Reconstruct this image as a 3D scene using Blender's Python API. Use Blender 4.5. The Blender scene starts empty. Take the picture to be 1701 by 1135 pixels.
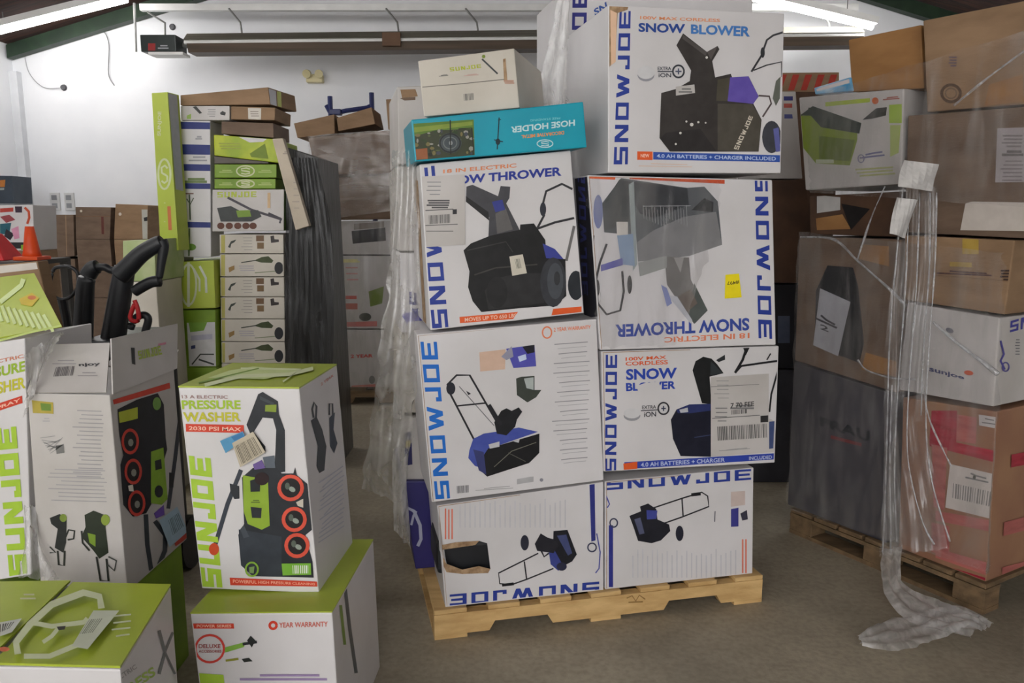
import bpy, bmesh, math, random
from mathutils import Vector, Matrix, noise
random.seed(7)
scn = bpy.context.scene
COL = scn.collection
# ------------------------------------------------------------------ camera
F, CX, CY = 1300.0, 850.5, 567.5
PITCH = math.radians(9.05)
EYE = Vector((0, 0, 1.45))
cam = bpy.data.objects.new('camera', bpy.data.cameras.new('camera'))
cam.data.sensor_fit = 'HORIZONTAL'; cam.data.sensor_width = 36
cam.data.lens = 36 * F / 1701
cam.data.clip_start = .05
cam.location = EYE; cam.rotation_euler = (math.pi / 2 - PITCH, 0, 0)
COL.objects.link(cam); scn.camera = cam
# ------------------------------------------------------------------ sky light let in by an added front door opening
w = bpy.data.worlds.new('world'); scn.world = w; w.use_nodes = True
w.node_tree.nodes['Background'].inputs[0].default_value = (1.0, .98, .955, 1)
w.node_tree.nodes['Background'].inputs[1].default_value = 3.1
TUBE_STRENGTH = 33.0
vs = scn.view_settings
vs.view_transform = 'Standard'; vs.look = 'None'; vs.gamma = 1; vs.use_curve_mapping = False
vs.exposure = 0.47

# ------------------------------------------------------------------ helpers
SU, CU = math.sin(PITCH), math.cos(PITCH)
def ray(px, py):
    a, b = (px - CX) / F, -(py - CY) / F
    return Vector((a, b * SU + CU, b * CU - SU))
def hit(p, plane):
    d = ray(*p); p0, n = plane
    return EYE + d * ((p0 - EYE).dot(n) / d.dot(n))
def at_y(px, py, y): return hit((px, py), (Vector((0, y, 0)), Vector((0, -1, 0))))
def at_z(px, py, z): return hit((px, py), (Vector((0, 0, z)), Vector((0, 0, 1))))
def fplane(x, y, yaw=0):                       # vertical plane, normal towards the viewer
    a = math.radians(yaw)
    return (Vector((x, y, 0)), Vector((math.sin(a), -math.cos(a), 0)))
def shift(plane, off): return (plane[0] + plane[1] * off, plane[1])
def T(x0, y0, s): return lambda *pts: [(x0 + p[0] / s, y0 + p[1] / s) for p in pts]
def lin(c):
    return tuple(((v / 255) / 12.92 if v / 255 <= .04045 else ((v / 255 + .055) / 1.055) ** 2.4) for v in c)

MATS = {}
def nodes(name):
    m = bpy.data.materials.new(name); m.use_nodes = True
    nt = m.node_tree; return m, nt, nt.nodes, nt.links, nt.nodes['Principled BSDF']
def mat(name, c, c2=None, rough=.55, scale=6.0, bump=0, bscale=60, stretch=(1, 1, 1), metal=0, detail=5, spec=.4, contrast=(.35, .65)):
    if name in MATS: return MATS[name]
    m, nt, N, L, P = nodes(name)
    c2 = c2 or tuple(max(0, v - 10) for v in c)
    tc = N.new('ShaderNodeTexCoord'); mp = N.new('ShaderNodeMapping'); mp.inputs['Scale'].default_value = stretch
    nz = N.new('ShaderNodeTexNoise'); nz.inputs['Scale'].default_value = scale; nz.inputs['Detail'].default_value = detail
    cr = N.new('ShaderNodeValToRGB')
    cr.color_ramp.elements[0].position = contrast[0]; cr.color_ramp.elements[1].position = contrast[1]
    cr.color_ramp.elements[0].color = (*lin(c2), 1); cr.color_ramp.elements[1].color = (*lin(c), 1)
    L.new(tc.outputs['Object'], mp.inputs[0]); L.new(mp.outputs[0], nz.inputs['Vector'])
    L.new(nz.outputs['Fac'], cr.inputs[0]); L.new(cr.outputs[0], P.inputs['Base Color'])
    P.inputs['Roughness'].default_value = rough; P.inputs['Metallic'].default_value = metal
    P.inputs['Specular IOR Level'].default_value = spec
    if bump:
        n2 = N.new('ShaderNodeTexNoise'); n2.inputs['Scale'].default_value = bscale; n2.inputs['Detail'].default_value = 4
        b = N.new('ShaderNodeBump'); b.inputs['Strength'].default_value = bump; b.inputs['Distance'].default_value = .01
        L.new(mp.outputs[0], n2.inputs['Vector']); L.new(n2.outputs['Fac'], b.inputs['Height']); L.new(b.outputs[0], P.inputs['Normal'])
    MATS[name] = m; return m
def ink(c):
    c = tuple(int(v) for v in c)
    return mat('ink_%d_%d_%d' % c, c, tuple(max(0, v - 8) for v in c), rough=.45, scale=25, spec=.35)
def emit(name, c, s):
    m, nt, N, L, P = nodes(name)
    P.inputs['Base Color'].default_value = (*lin(c), 1)
    P.inputs['Emission Color'].default_value = (*lin(c), 1); P.inputs['Emission Strength'].default_value = s
    return m
def film_mat(name, lo, hi, tint=(225, 228, 232), scale=(14, 14, 3), rough=.34, dark=.0, gloss=.16):
    m, nt, N, L, P = nodes(name)
    out = N['Material Output']; N.remove(P)
    tc = N.new('ShaderNodeTexCoord'); mp = N.new('ShaderNodeMapping'); mp.inputs['Scale'].default_value = scale
    nz = N.new('ShaderNodeTexNoise'); nz.inputs['Scale'].default_value = 1; nz.inputs['Detail'].default_value = 7; nz.inputs['Distortion'].default_value = .6
    mr = N.new('ShaderNodeMapRange'); mr.inputs[1].default_value = .42; mr.inputs[2].default_value = .72; mr.inputs[3].default_value = lo; mr.inputs[4].default_value = hi
    lw = N.new('ShaderNodeLayerWeight'); lw.inputs[0].default_value = .25
    ad = N.new('ShaderNodeMath'); ad.operation = 'MULTIPLY_ADD'; ad.inputs[1].default_value = .35; ad.use_clamp = True
    b = N.new('ShaderNodeBump'); b.inputs['Strength'].default_value = .6; b.inputs['Distance'].default_value = .02
    tr = N.new('ShaderNodeBsdfTransparent'); gl = N.new('ShaderNodeBsdfGlossy'); df = N.new('ShaderNodeBsdfDiffuse'); tl = N.new('ShaderNodeBsdfTranslucent')
    gl.inputs['Roughness'].default_value = rough
    gl.inputs['Color'].default_value = (.85, .86, .88, 1); df.inputs['Color'].default_value = (*lin(tint), 1); tl.inputs['Color'].default_value = (*lin(tint), 1)
    tr.inputs['Color'].default_value = (.97 - dark, .97 - dark, .98 - dark, 1)
    m1 = N.new('ShaderNodeMixShader'); m1.inputs[0].default_value = gloss
    m3 = N.new('ShaderNodeMixShader'); m3.inputs[0].default_value = .4
    m2 = N.new('ShaderNodeMixShader')
    L.new(tc.outputs['Object'], mp.inputs[0]); L.new(mp.outputs[0], nz.inputs['Vector']); L.new(nz.outputs['Fac'], mr.inputs[0])
    L.new(lw.outputs['Facing'], ad.inputs[0]); L.new(mr.outputs[0], ad.inputs[2]); L.new(ad.outputs[0], m2.inputs[0])
    L.new(nz.outputs['Fac'], b.inputs['Height']); L.new(b.outputs[0], gl.inputs['Normal'])
    L.new(df.outputs[0], m3.inputs[1]); L.new(tl.outputs[0], m3.inputs[2])
    L.new(m3.outputs[0], m1.inputs[1]); L.new(gl.outputs[0], m1.inputs[2])
    L.new(tr.outputs[0], m2.inputs[1]); L.new(m1.outputs[0], m2.inputs[2]); L.new(m2.outputs[0], out.inputs['Surface'])
    MATS[name] = m; return m

WHITE = mat('white_printed_card', (214, 212, 214), (202, 200, 201), rough=.42, scale=3, bump=.05, bscale=30)
GREYW = mat('grey_white_card', (196, 192, 190), (180, 176, 172), rough=.45, scale=4, bump=.06, bscale=30)
CREAM = mat('cream_card', (205, 199, 188), (190, 184, 172), rough=.5, scale=4, bump=.06, bscale=30)
KRAFT = mat('kraft_card', (150, 122, 94), (132, 106, 80), rough=.75, scale=5, bump=.15, bscale=40, stretch=(1, 1, 3))
KRAFTO = mat('orange_kraft_card', (158, 116, 70), (142, 102, 60), rough=.7, scale=5, bump=.12, bscale=40, stretch=(1, 1, 3))
KRAFTD = mat('dull_kraft_card', (118, 98, 82), (100, 82, 68), rough=.7, scale=5, bump=.15, bscale=40, stretch=(1, 1, 3))
KRAFTB = mat('dark_brown_card', (92, 66, 48), (70, 50, 38), rough=.75, scale=5, bump=.15, bscale=40)
TORN = mat('torn_kraft_paper', (178, 150, 118), (140, 112, 84), rough=.9, scale=40, bump=.5, bscale=90)
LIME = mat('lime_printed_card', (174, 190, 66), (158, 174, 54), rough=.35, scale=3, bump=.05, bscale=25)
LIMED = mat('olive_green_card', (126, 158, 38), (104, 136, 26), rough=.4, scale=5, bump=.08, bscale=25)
TEAL = mat('teal_printed_card', (14, 158, 180), (10, 140, 164), rough=.35, scale=3, bump=.05, bscale=25)
NAVY = mat('navy_printed_card', (52, 46, 116), (40, 36, 98), rough=.4, scale=3, bump=.05, bscale=25)
DARKW = mat('dark_shrouded_card', (74, 72, 78), (58, 56, 63), rough=.5, scale=4, bump=.1, bscale=20)
REDBOX = mat('tan_card_under_red', (156, 118, 90), (142, 102, 80), rough=.6, scale=5)
PLASTIC = mat('black_plastic', (34, 36, 40), (24, 26, 30), rough=.42, scale=8, bump=.05, bscale=80)
RED = mat('red_plastic', (196, 34, 40), (176, 26, 32), rough=.4)
ORANGE = mat('orange_plastic', (214, 78, 30), (196, 64, 24), rough=.45)
BLUEST = mat('blue_steel', (34, 44, 96), (26, 34, 80), rough=.4)
STEEL = mat('galvanised_steel', (150, 150, 148), (128, 128, 126), rough=.4, metal=.6)
FILM = film_mat('stretch_film', .07, .46, tint=(204, 200, 194), gloss=.3, rough=.25)
FILMT = film_mat('thin_stretch_film', .04, .34, tint=(206, 203, 200), gloss=.3, rough=.25)
FILMD = film_mat('bunched_stretch_film', .28, .75, tint=(222, 220, 216), scale=(30, 30, 8), gloss=.25)
FILMW = film_mat('milky_film', .34, .8, tint=(240, 239, 237), scale=(20, 20, 12), gloss=.3, rough=.28)
FILML = film_mat('dusty_loose_film', .26, .72, tint=(186, 182, 174), scale=(12, 12, 8), gloss=.25, rough=.3)
FILMB = film_mat('bright_film_crease', .3, .8, scale=(30, 30, 30), rough=.2, gloss=.3)
FILMK = film_mat('dark_stretch_film', .4, .75, tint=(70, 70, 70), scale=(22, 22, 2), rough=.4, dark=.5, gloss=.08)

def make(name, verts, faces, mats, midx=None, parent=None, origin=None, smooth=False):
    me = bpy.data.meshes.new(name)
    o = bpy.data.objects.new(name, me)
    og = origin if origin is not None else (parent.matrix_world.translation.copy() if False else Vector((0, 0, 0)))
    if parent is not None: og = Vector(parent['_o'])
    me.from_pydata([tuple(Vector(v) - og) for v in verts], [], [list(f) for f in faces])
    for m in (mats if isinstance(mats, (list, tuple)) else [mats]): me.materials.append(m)
    if midx: me.polygons.foreach_set('material_index', midx)
    if smooth: me.polygons.foreach_set('use_smooth', [True] * len(me.polygons))
    me.update(); COL.objects.link(o)
    if parent is not None:
        o.parent = parent
    else: o.location = og
    o['_o'] = tuple(og)
    return o
def tag(o, label, cat, group=None):
    o['label'] = label; o['category'] = cat
    if group: o['group'] = group
    return o
def root(name, label, cat, loc, group=None):
    o = bpy.data.objects.new(name, None); o.location = loc; o.empty_display_size = .05
    COL.objects.link(o); o['_o'] = tuple(loc); return tag(o, label, cat, group)
def struct(o): o['kind'] = 'structure'; return o

# ---- mesh primitives returning (verts, faces)
def hexa(c):            # 8 corners: front TL TR BR BL, back TL TR BR BL
    return c, [(0, 3, 2, 1), (4, 5, 6, 7), (0, 4, 7, 3), (1, 2, 6, 5), (0, 1, 5, 4), (3, 7, 6, 2)]
def bevel(vf, r, seg=2):
    bm = bmesh.new(); vs_ = [bm.verts.new(v) for v in vf[0]]
    for f in vf[1]: bm.faces.new([vs_[i] for i in f])
    bmesh.ops.recalc_face_normals(bm, faces=bm.faces[:])
    bmesh.ops.bevel(bm, geom=bm.edges[:], offset=r, segments=seg, affect='EDGES', profile=.6)
    bm.verts.index_update()
    out = ([v.co.copy() for v in bm.verts], [[v.index for v in f.verts] for f in bm.faces]); bm.free(); return out
def boxv(x0, x1, y0, y1, z0, z1, M=None):
    c = [Vector(p) for p in ((x0, y0, z1), (x1, y0, z1), (x1, y0, z0), (x0, y0, z0), (x0, y1, z1), (x1, y1, z1), (x1, y1, z0), (x0, y1, z0))]
    if M: c = [M @ p for p in c]
    return hexa(c)
def join(*vfs):
    V, Fc = [], []
    for v, f in vfs:
        k = len(V); V += list(v); Fc += [[i + k for i in q] for q in f]
    return V, Fc
def tube(path, r, n=8, closed=False, flat=1.0):
    path = [Vector(p) for p in path]; V, Fc = [], []; m = len(path)
    rr = r if isinstance(r, (list, tuple)) else [r] * m
    for i, p in enumerate(path):
        a = path[i - 1] if (i > 0 or closed) else path[i]; b = path[(i + 1) % m] if (i < m - 1 or closed) else path[i]
        t = (b - a).normalized(); up = Vector((0, 0, 1)) if abs(t.z) < .9 else Vector((1, 0, 0))
        s = t.cross(up).normalized(); u = s.cross(t)
        for k in range(n):
            q = 2 * math.pi * k / n
            V.append(p + s * math.cos(q) * rr[i] + u * math.sin(q) * rr[i] * flat)
    for i in range(m if closed else m - 1):
        for k in range(n):
            j = (i + 1) % m
            Fc.append((i * n + k, i * n + (k + 1) % n, j * n + (k + 1) % n, j * n + k))
    if not closed:
        Fc.append(tuple(range(n))[::-1]); Fc.append(tuple((m - 1) * n + k for k in range(n)))
    return V, Fc
def curve_pts(pts, n=8):       # catmull-rom through points
    P = [Vector(p) for p in pts]; out = []
    for i in range(len(P) - 1):
        a, b, c, d = P[max(i - 1, 0)], P[i], P[i + 1], P[min(i + 2, len(P) - 1)]
        for k in range(n):
            t = k / n
            out.append(.5 * (2 * b + (c - a) * t + (2 * a - 5 * b + 4 * c - d) * t * t + (3 * b - a - 3 * c + d) * t ** 3))
    out.append(P[-1]); return out

# ---- lettering
_tc = {}
def text_geo(s, bold=.0):
    if (s, bold) in _tc: return _tc[(s, bold)]
    cu = bpy.data.curves.new('lettering_curve', 'FONT'); cu.body = s; cu.offset = bold; cu.resolution_u = 3; cu.fill_mode = 'FRONT'
    ob = bpy.data.objects.new('lettering_curve', cu)
    me = ob.to_mesh()
    V = [(v.co.x, v.co.y) for v in me.vertices]; Fc = [tuple(p.vertices) for p in me.polygons]
    ob.to_mesh_clear(); bpy.data.objects.remove(ob); bpy.data.curves.remove(cu)
    x0, x1 = min(v[0] for v in V), max(v[0] for v in V); y0, y1 = min(v[1] for v in V), max(v[1] for v in V)
    V = [((v[0] - x0) / (x1 - x0), (v[1] - y0) / (y1 - y0)) for v in V]
    _tc[(s, bold)] = (V, Fc); return V, Fc
def block_geo(s, th=.24, tv=.2, gap=.28, shear=0):   # wide square capitals
    V, Fc = [], []; x = 0
    def R(*pts):
        k = len(V); V.extend(pts); Fc.append(tuple(range(k, k + len(pts))))
    for ch in s:
        wd = {'W': 1.35, 'J': .8, 'S': 1.0, 'I': th}.get(ch, 1.0); a, b = x, x + wd
        def rc(x0, y0, x1, y1): R((x0, y0), (x1, y0), (x1, y1), (x0, y1))
        if ch == 'S': rc(a, 1 - tv, b, 1); rc(a, .5 - tv / 2, b, .5 + tv / 2); rc(a, 0, b, tv); rc(a, .5, a + th, 1); rc(b - th, 0, b, .5)
        if ch == 'N': rc(a, 0, a + th, 1); rc(b - th, 0, b, 1); R((a, 1), (a + th * 1.3, 1), (b, 0), (b - th * 1.3, 0))
        if ch == 'O': rc(a, 1 - tv, b, 1); rc(a, 0, b, tv); rc(a, tv, a + th, 1 - tv); rc(b - th, tv, b, 1 - tv)
        if ch == 'U': rc(a, 0, b, tv); rc(a, tv, a + th, 1); rc(b - th, tv, b, 1)
        if ch == 'J': rc(a, 0, b, tv); rc(a, tv, a + th, .36); rc(b - th, tv, b, 1)
        if ch == 'E': rc(a, 0, a + th, 1); rc(a + th, 0, b, tv); rc(a + th, 1 - tv, b, 1); rc(a + th, .5 - tv / 2, b - .08, .5 + tv / 2)
        if ch == 'W':
            q = wd / 4; t = th * 1.05
            for (x0, y0, x1, y1) in ((a, 1, a + q - t / 4, 0), (a + 2 * q - t / 2, .9, a + q - t / 4, 0), (a + 2 * q - t / 2, .9, a + 3 * q - t * .75, 0), (b - t, 1, a + 3 * q - t * .75, 0)):
                R((x0, y0), (x0 + t, y0), (x1 + t, y1), (x1, y1))
        x = b + gap
    tot = x - gap
    return [((v[0] + shear * (v[1] - .5)) / tot, v[1]) for v in V], Fc

def px_of(v):
    d = Vector(v) - EYE; zc = d.y * CU - d.z * SU
    return (CX + F * d.x / zc, CY - F * (d.y * SU + d.z * CU) / zc)
def clip_poly(poly, quad):                     # keep printing inside the printed face
    area = sum(quad[i][0] * quad[(i + 1) % 4][1] - quad[(i + 1) % 4][0] * quad[i][1] for i in range(4))
    sg = 1 if area > 0 else -1
    for i in range(4):
        a, b = quad[i], quad[(i + 1) % 4]; out = []
        side = lambda p: sg * ((b[0] - a[0]) * (p[1] - a[1]) - (b[1] - a[1]) * (p[0] - a[0]))
        for j in range(len(poly)):
            p, q = poly[j], poly[(j + 1) % len(poly)]; sp, sq = side(p), side(q)
            if sp >= 0: out.append(p)
            if (sp >= 0) != (sq >= 0):
                t_ = sp / (sp - sq); out.append((p[0] + (q[0] - p[0]) * t_, p[1] + (q[1] - p[1]) * t_))
        poly = out
        if len(poly) < 3: return []
    return poly
INK_BLUE, INK_OR, INK_BLK = (44, 64, 150), (226, 96, 44), (40, 40, 44)
class Print:
    """flat printing on one face of a box; points are given where they lie on that face"""
    def __init__(s, plane, tr=None, base=.0008, step=.00012, clip=None):
        s.clip = clip
        s.plane, s.tr, s.h, s.step = plane, tr or (lambda *p: list(p)), base, step
        s.V, s.F, s.M, s.mi, s.g, s.cur = [], [], [], [], [], 'm0'
    def _m(s, c):
        m = c if not isinstance(c, tuple) else ink(c)
        if m not in s.M: s.M.append(m)
        return s.M.index(m)
    def _add(s, c, pts, faces, dz=0):
        p0, n = s.plane
        for i, f in enumerate(faces):
            poly = [pts[j] for j in f]
            if s.clip: poly = clip_poly(poly, s.clip)
            if len(poly) < 3: continue
            pl = (p0 + n * (s.h + (i % 5) * dz), n); k = len(s.V)
            s.V += [hit(p, pl) for p in poly]; s.F.append(range(k, k + len(poly))); s.mi.append(s._m(c)); s.g.append(s.cur)
        s.h += s.step + (4 * dz if dz else 0)
    def poly(s, c, *pts): s._add(c, s.tr(*pts), [range(len(pts))]); return s
    def line(s, c, wd, *pts):
        pts = s.tr(*pts); wd = wd * (s.tr((1, 0))[0][0] - s.tr((0, 0))[0][0]) / 2
        V, Fc = [], []
        for i, p in enumerate(pts):
            a, b = pts[max(0, i - 1)], pts[min(len(pts) - 1, i + 1)]
            dx, dy = b[0] - a[0], b[1] - a[1]; l = math.hypot(dx, dy) or 1
            V += [(p[0] - dy / l * wd, p[1] + dx / l * wd), (p[0] + dy / l * wd, p[1] - dx / l * wd)]
            if i: Fc.append((2 * i - 2, 2 * i - 1, 2 * i + 1, 2 * i))
        s._add(c, V, Fc); return s
    def oval(s, c, x, y, rx, ry, n=20, rot=0):
        a = math.radians(rot)
        return s.poly(c, *[(x + rx * math.cos(t) * math.cos(a) - ry * math.sin(t) * math.sin(a), y + rx * math.cos(t) * math.sin(a) + ry * math.sin(t) * math.cos(a)) for t in (2 * math.pi * k / n for k in range(n))])
    def ring(s, c, wd, x, y, rx, ry, n=24):
        return s.line(c, wd, *[(x + rx * math.cos(2 * math.pi * k / n), y + ry * math.sin(2 * math.pi * k / n)) for k in range(n + 1)])
    def text(s, c, txt, q, bold=.02, block=False, **kw):
        V, Fc = block_geo(txt, **kw) if block else text_geo(txt, bold)
        q = s.tr(*q); s.cur = 't%d' % len(s.F)
        def bl(u, v):
            return tuple((q[3][i] * (1 - u) + q[2][i] * u) * (1 - v) + (q[0][i] * (1 - u) + q[1][i] * u) * v for i in (0, 1))
        s._add(c, [bl(*v) for v in V], Fc, .00005 if block else 0); s.cur = 'm%d' % len(s.F); return s
    def rows(s, c, x0, y0, x1, y1, n, wd, dy=0, jit=.25, rnd=None):      # lines of illegible small print
        rnd = rnd or random.Random(n)
        for k in range(n):
            y = y0 + (y1 - y0) * k / max(1, n - 1); j = rnd.random() * jit * (x1 - x0)
            s.line(c, wd, (x0 + j, y), ((x0 + x1) / 2, y + dy / 2), (x1 - rnd.random() * .1 * (x1 - x0), y + dy)); s.h -= s.step
        s.h += s.step; return s
    def cols(s, c, x0, y0, x1, y1, n, wd, jit=.25):
        rnd = random.Random(n)
        for k in range(n):
            x = x0 + (x1 - x0) * k / max(1, n - 1)
            s.line(c, wd, (x, y0 + rnd.random() * jit * (y1 - y0)), (x, y1)); s.h -= s.step
        s.h += s.step; return s
    def bars(s, c, q, n, seed=1):                 # barcode in quad TL TR BR BL
        rnd = random.Random(seed); q = [Vector(p) for p in q]; old = s.cur; s.cur = 'b%d' % len(s.F)
        for k in range(n):
            u0 = k / n; u1 = u0 + rnd.uniform(.25, .7) / n
            a, b = q[0].lerp(q[1], u0), q[0].lerp(q[1], u1); d, e = q[3].lerp(q[2], u0), q[3].lerp(q[2], u1)
            s.poly(c, tuple(a), tuple(b), tuple(e), tuple(d)); s.h -= s.step
        s.h += s.step; s.cur = old; return s
    def build(s, name, parent, label=None):
        def piece(nm, want, par):
            V, Fc, mi = [], [], []
            for f, i, h in zip(s.F, s.mi, s.g):
                if not want(h): continue
                k = len(V); V += [s.V[j] for j in f]; Fc.append(range(k, k + len(f))); mi.append(i)
            use = sorted(set(mi))
            return make(nm, V, Fc, [s.M[i] for i in use], [use.index(i) for i in mi], par)
        if name == 'lettering':              # each word or line of print is a part of its own
            for g in sorted(set(s.g), key=s.g.index):
                V, Fc, mi = [], [], []
                for f, i, h in zip(s.F, s.mi, s.g):
                    if h != g: continue
                    k = len(V); V += [s.V[j] for j in f]; Fc.append(range(k, k + len(f))); mi.append(i)
                use = sorted(set(mi))
                o = make('lettering' if g[0] == 't' else 'printed_mark', V, Fc, [s.M[i] for i in use], [use.index(i) for i in mi], parent)
                if label and g[0] == 't': o['label'] = label
            return o
        o = piece(name, lambda h: h[0] != 'b', parent)
        for g in sorted({h for h in s.g if h[0] == 'b'}): piece('barcode', lambda h: h == g, o)
        if name in ('small_print', 'side_print', 'flap_print', 'lid_print'): o['kind'] = 'stuff'
        if label: o['label'] = label
        return o
def s_logo(pr, c, x, y, rx, ry, wd, rot=0):
    pr.ring(c, wd, x, y, rx, ry)
    pts = [(x + rx * .55 * math.cos(t), y - ry * .28 + ry * .30 * math.sin(t)) for t in [math.radians(a) for a in (-20, -80, -150, -220, -270)]]
    pts += [(x + rx * .55 * math.cos(t), y + ry * .30 + ry * .30 * math.sin(t)) for t in [math.radians(a) for a in (-90, -30, 30, 90, 150)]]
    pr.line(c, wd, *pts)

class Box:
    """a carton: its front outline on a vertical plane, extruded back by real depth"""
    def __init__(s, name, label, plane, quad, depth, m, off=0, dvec=None, cat='box', group=None, bev=.004, holes=None, zfix=None, mats=None):
        s.pl = shift(plane, off); n = s.pl[1]
        c = [hit(p, s.pl) for p in quad]
        if zfix is not None:
            for i in (2, 3): c[i] = Vector((c[i].x, c[i].y, zfix))
        d = Vector(dvec) if dvec is not None else -n * depth
        s.c = c + [p + d for p in c]; s.d = d
        zmin = min(p.z for p in s.c)
        ctr = sum(s.c, Vector()) / 8
        s.root = root(name, label, cat, Vector((ctr.x, ctr.y, zmin)), group)
        if holes:
            V = list(s.c); hp = [hit(p, s.pl) for p in holes]
            from mathutils.geometry import tessellate_polygon
            tri = tessellate_polygon([c, hp]); allp = c + hp
            V = list(s.c) + hp
            idx = lambda i: i if i < 4 else i + 4
            Fc = [tuple(idx(i) for i in t) for t in tri] + hexa(s.c)[1][1:]
            vf = (V, Fc)
        else: vf = bevel(hexa(s.c), bev)
        s.body = make('box_body', vf[0], vf[1], m, None, s.root)
    def face(s, f):
        c = s.c
        i = {'front': (0, 1, 3), 'left': (4, 0, 7), 'right': (1, 5, 2), 'top': (0, 4, 1)}[f]
        a, b, e = c[i[0]], c[i[1]], c[i[2]]
        n = (e - a).cross(b - a).normalized()
        if n.dot(EYE - a) < 0: n = -n
        return (a, n)
    def pr(s, f='front', tr=None, **k):
        ix = {'front': (0, 1, 2, 3), 'left': (4, 0, 3, 7), 'right': (1, 5, 6, 2), 'top': (4, 5, 1, 0)}[f]
        q = [s.c[i] for i in ix]; m_ = sum(q, Vector()) / 4
        return Print(s.face(f), tr, clip=[px_of(v + (m_ - v).normalized() * .006) for v in q], **k)
def slab(name, quad3, n, th, m, parent):     # thin flat piece (flap, label, panel) with thickness
    c = [Vector(p) for p in quad3]
    return make(name, *hexa([p + n * th for p in c] + c), m, None, parent)

def film(name, label, L_, R_, m, nu=14, nv=40, amp=.02, folds=3.0, seed=0, rag=0.0, cat='plastic film', parent=None, fz=3.0, smooth=True):
    """crumpled sheet lofted between two world-space edges"""
    Lp, Rp = curve_pts(L_, 10), curve_pts(R_, 10)
    def samp(P, t):
        x = t * (len(P) - 1); i = min(int(x), len(P) - 2); return P[i].lerp(P[i + 1], x - i)
    V, Fc = [], []
    for j in range(nv + 1):
        t = j / nv; a, b = samp(Lp, t), samp(Rp, t)
        a2, b2 = samp(Lp, min(1, t + .02)), samp(Rp, min(1, t + .02)); dn = (a2 + b2 - a - b)
        if dn.length < 1e-6: dn = (a + b - samp(Lp, t - .02) - samp(Rp, t - .02))
        nn = (b - a).cross(dn); nn = nn.normalized() if nn.length > 1e-9 else Vector((0, -1, 0))
        for i in range(nu + 1):
            u = i / nu; p = a.lerp(b, u)
            q = Vector((p.x * fz * 2.2, p.y * fz * 2.2, p.z * fz)) + Vector((seed * 7.3, 0, 0))
            h = math.sin(u * math.pi * 2 * folds + noise.noise(q * .6) * 4) * .55 + noise.noise(q * 1.7) * .8 + noise.noise(q * 5) * .3
            e = rag * noise.noise(Vector((u * 9 + seed, t * 14, 1))) if (i in (0, nu) or j in (0, nv)) else 0
            V.append(p + nn * amp * h + (b - a) * e * (1 if i == nu else -1) * .5 + dn.normalized() * (e * .1))
    for j in range(nv):
        for i in range(nu):
            k = j * (nu + 1) + i; Fc.append((k, k + 1, k + nu + 2, k + nu + 1))
    og = min(V, key=lambda v: v.z)
    o = make(name, V, Fc, m, None, parent, None if parent else og, smooth=smooth)
    if label: o['label'] = label
    if not parent: o['category'] = cat
    return o
# ------------------------------------------------------------------ the room
BACK, XL, XR, FRONT = 10.0, -6.12, 6.6, -5.0
EAVE, SLOPE, RIDGE = 3.50, .287, .24
def roof_z(x): return EAVE + SLOPE * (x - XL) if x < RIDGE else EAVE + SLOPE * (XR - x)
CONC = None
def concrete():
    m, nt, N, L, P = nodes('worn_concrete')
    tc = N.new('ShaderNodeTexCoord')
    a = N.new('ShaderNodeTexNoise'); a.inputs['Scale'].default_value = 1.3; a.inputs['Detail'].default_value = 8; a.inputs['Roughness'].default_value = .62
    b = N.new('ShaderNodeTexNoise'); b.inputs['Scale'].default_value = 45; b.inputs['Detail'].default_value = 5
    c1 = N.new('ShaderNodeValToRGB'); c1.color_ramp.elements[0].position = .34; c1.color_ramp.elements[1].position = .68
    c1.color_ramp.elements[0].color = (*lin((138, 129, 112)), 1); c1.color_ramp.elements[1].color = (*lin((178, 168, 147)), 1)
    c2 = N.new('ShaderNodeValToRGB'); c2.color_ramp.elements[0].position = .3; c2.color_ramp.elements[1].position = .6
    c2.color_ramp.elements[0].color = (.72, .72, .72, 1); c2.color_ramp.elements[1].color = (1, 1, 1, 1)
    mx = N.new('ShaderNodeMix'); mx.data_type = 'RGBA'; mx.blend_type = 'MULTIPLY'; mx.inputs[0].default_value = .8
    for n in (a, b): L.new(tc.outputs['Object'], n.inputs['Vector'])
    L.new(a.outputs['Fac'], c1.inputs[0]); L.new(b.outputs['Fac'], c2.inputs[0])
    L.new(c1.outputs[0], mx.inputs[6]); L.new(c2.outputs[0], mx.inputs[7]); L.new(mx.outputs[2], P.inputs['Base Color'])
    bp = N.new('ShaderNodeBump'); bp.inputs['Strength'].default_value = .15; bp.inputs['Distance'].default_value = .01
    L.new(b.outputs['Fac'], bp.inputs['Height']); L.new(bp.outputs[0], P.inputs['Normal'])
    P.inputs['Roughness'].default_value = .6
    return m
WALL = mat('white_wall_paint', (232, 233, 236), (222, 224, 228), rough=.7, scale=1.2, bump=.06, bscale=25)
CEIL = mat('dark_stained_boards', (84, 52, 40), (52, 34, 28), rough=.7, scale=3, stretch=(.6, 8, 1), bump=.2)
GREEN = mat('dark_green_paint', (38, 58, 40), (28, 46, 32), rough=.5, scale=6)
struct(make('floor', *boxv(XL - .2, XR + .2, FRONT, BACK + .2, -.2, 0), concrete()))
def wall(name, V, Fc, m=WALL): return struct(make(name, V, Fc, m))
top = roof_z(RIDGE)
prof = [(XL, 0), (XR, 0), (XR, EAVE), (RIDGE, top), (XL, EAVE)]
V = [(x, BACK, z) for x, z in prof] + [(x, BACK + .2, z) for x, z in prof]
wall('wall_back', V, [(0, 1, 2, 3, 4), (9, 8, 7, 6, 5)] + [(i, i + 5, (i + 1) % 5 + 5, (i + 1) % 5) for i in range(5)])
wall('wall_left', *boxv(XL - .2, XL, FRONT, BACK + .2, 0, EAVE + .02))
wall('wall_right', *boxv(XR, XR + .2, FRONT, BACK + .2, 0, EAVE + .02))
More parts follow.
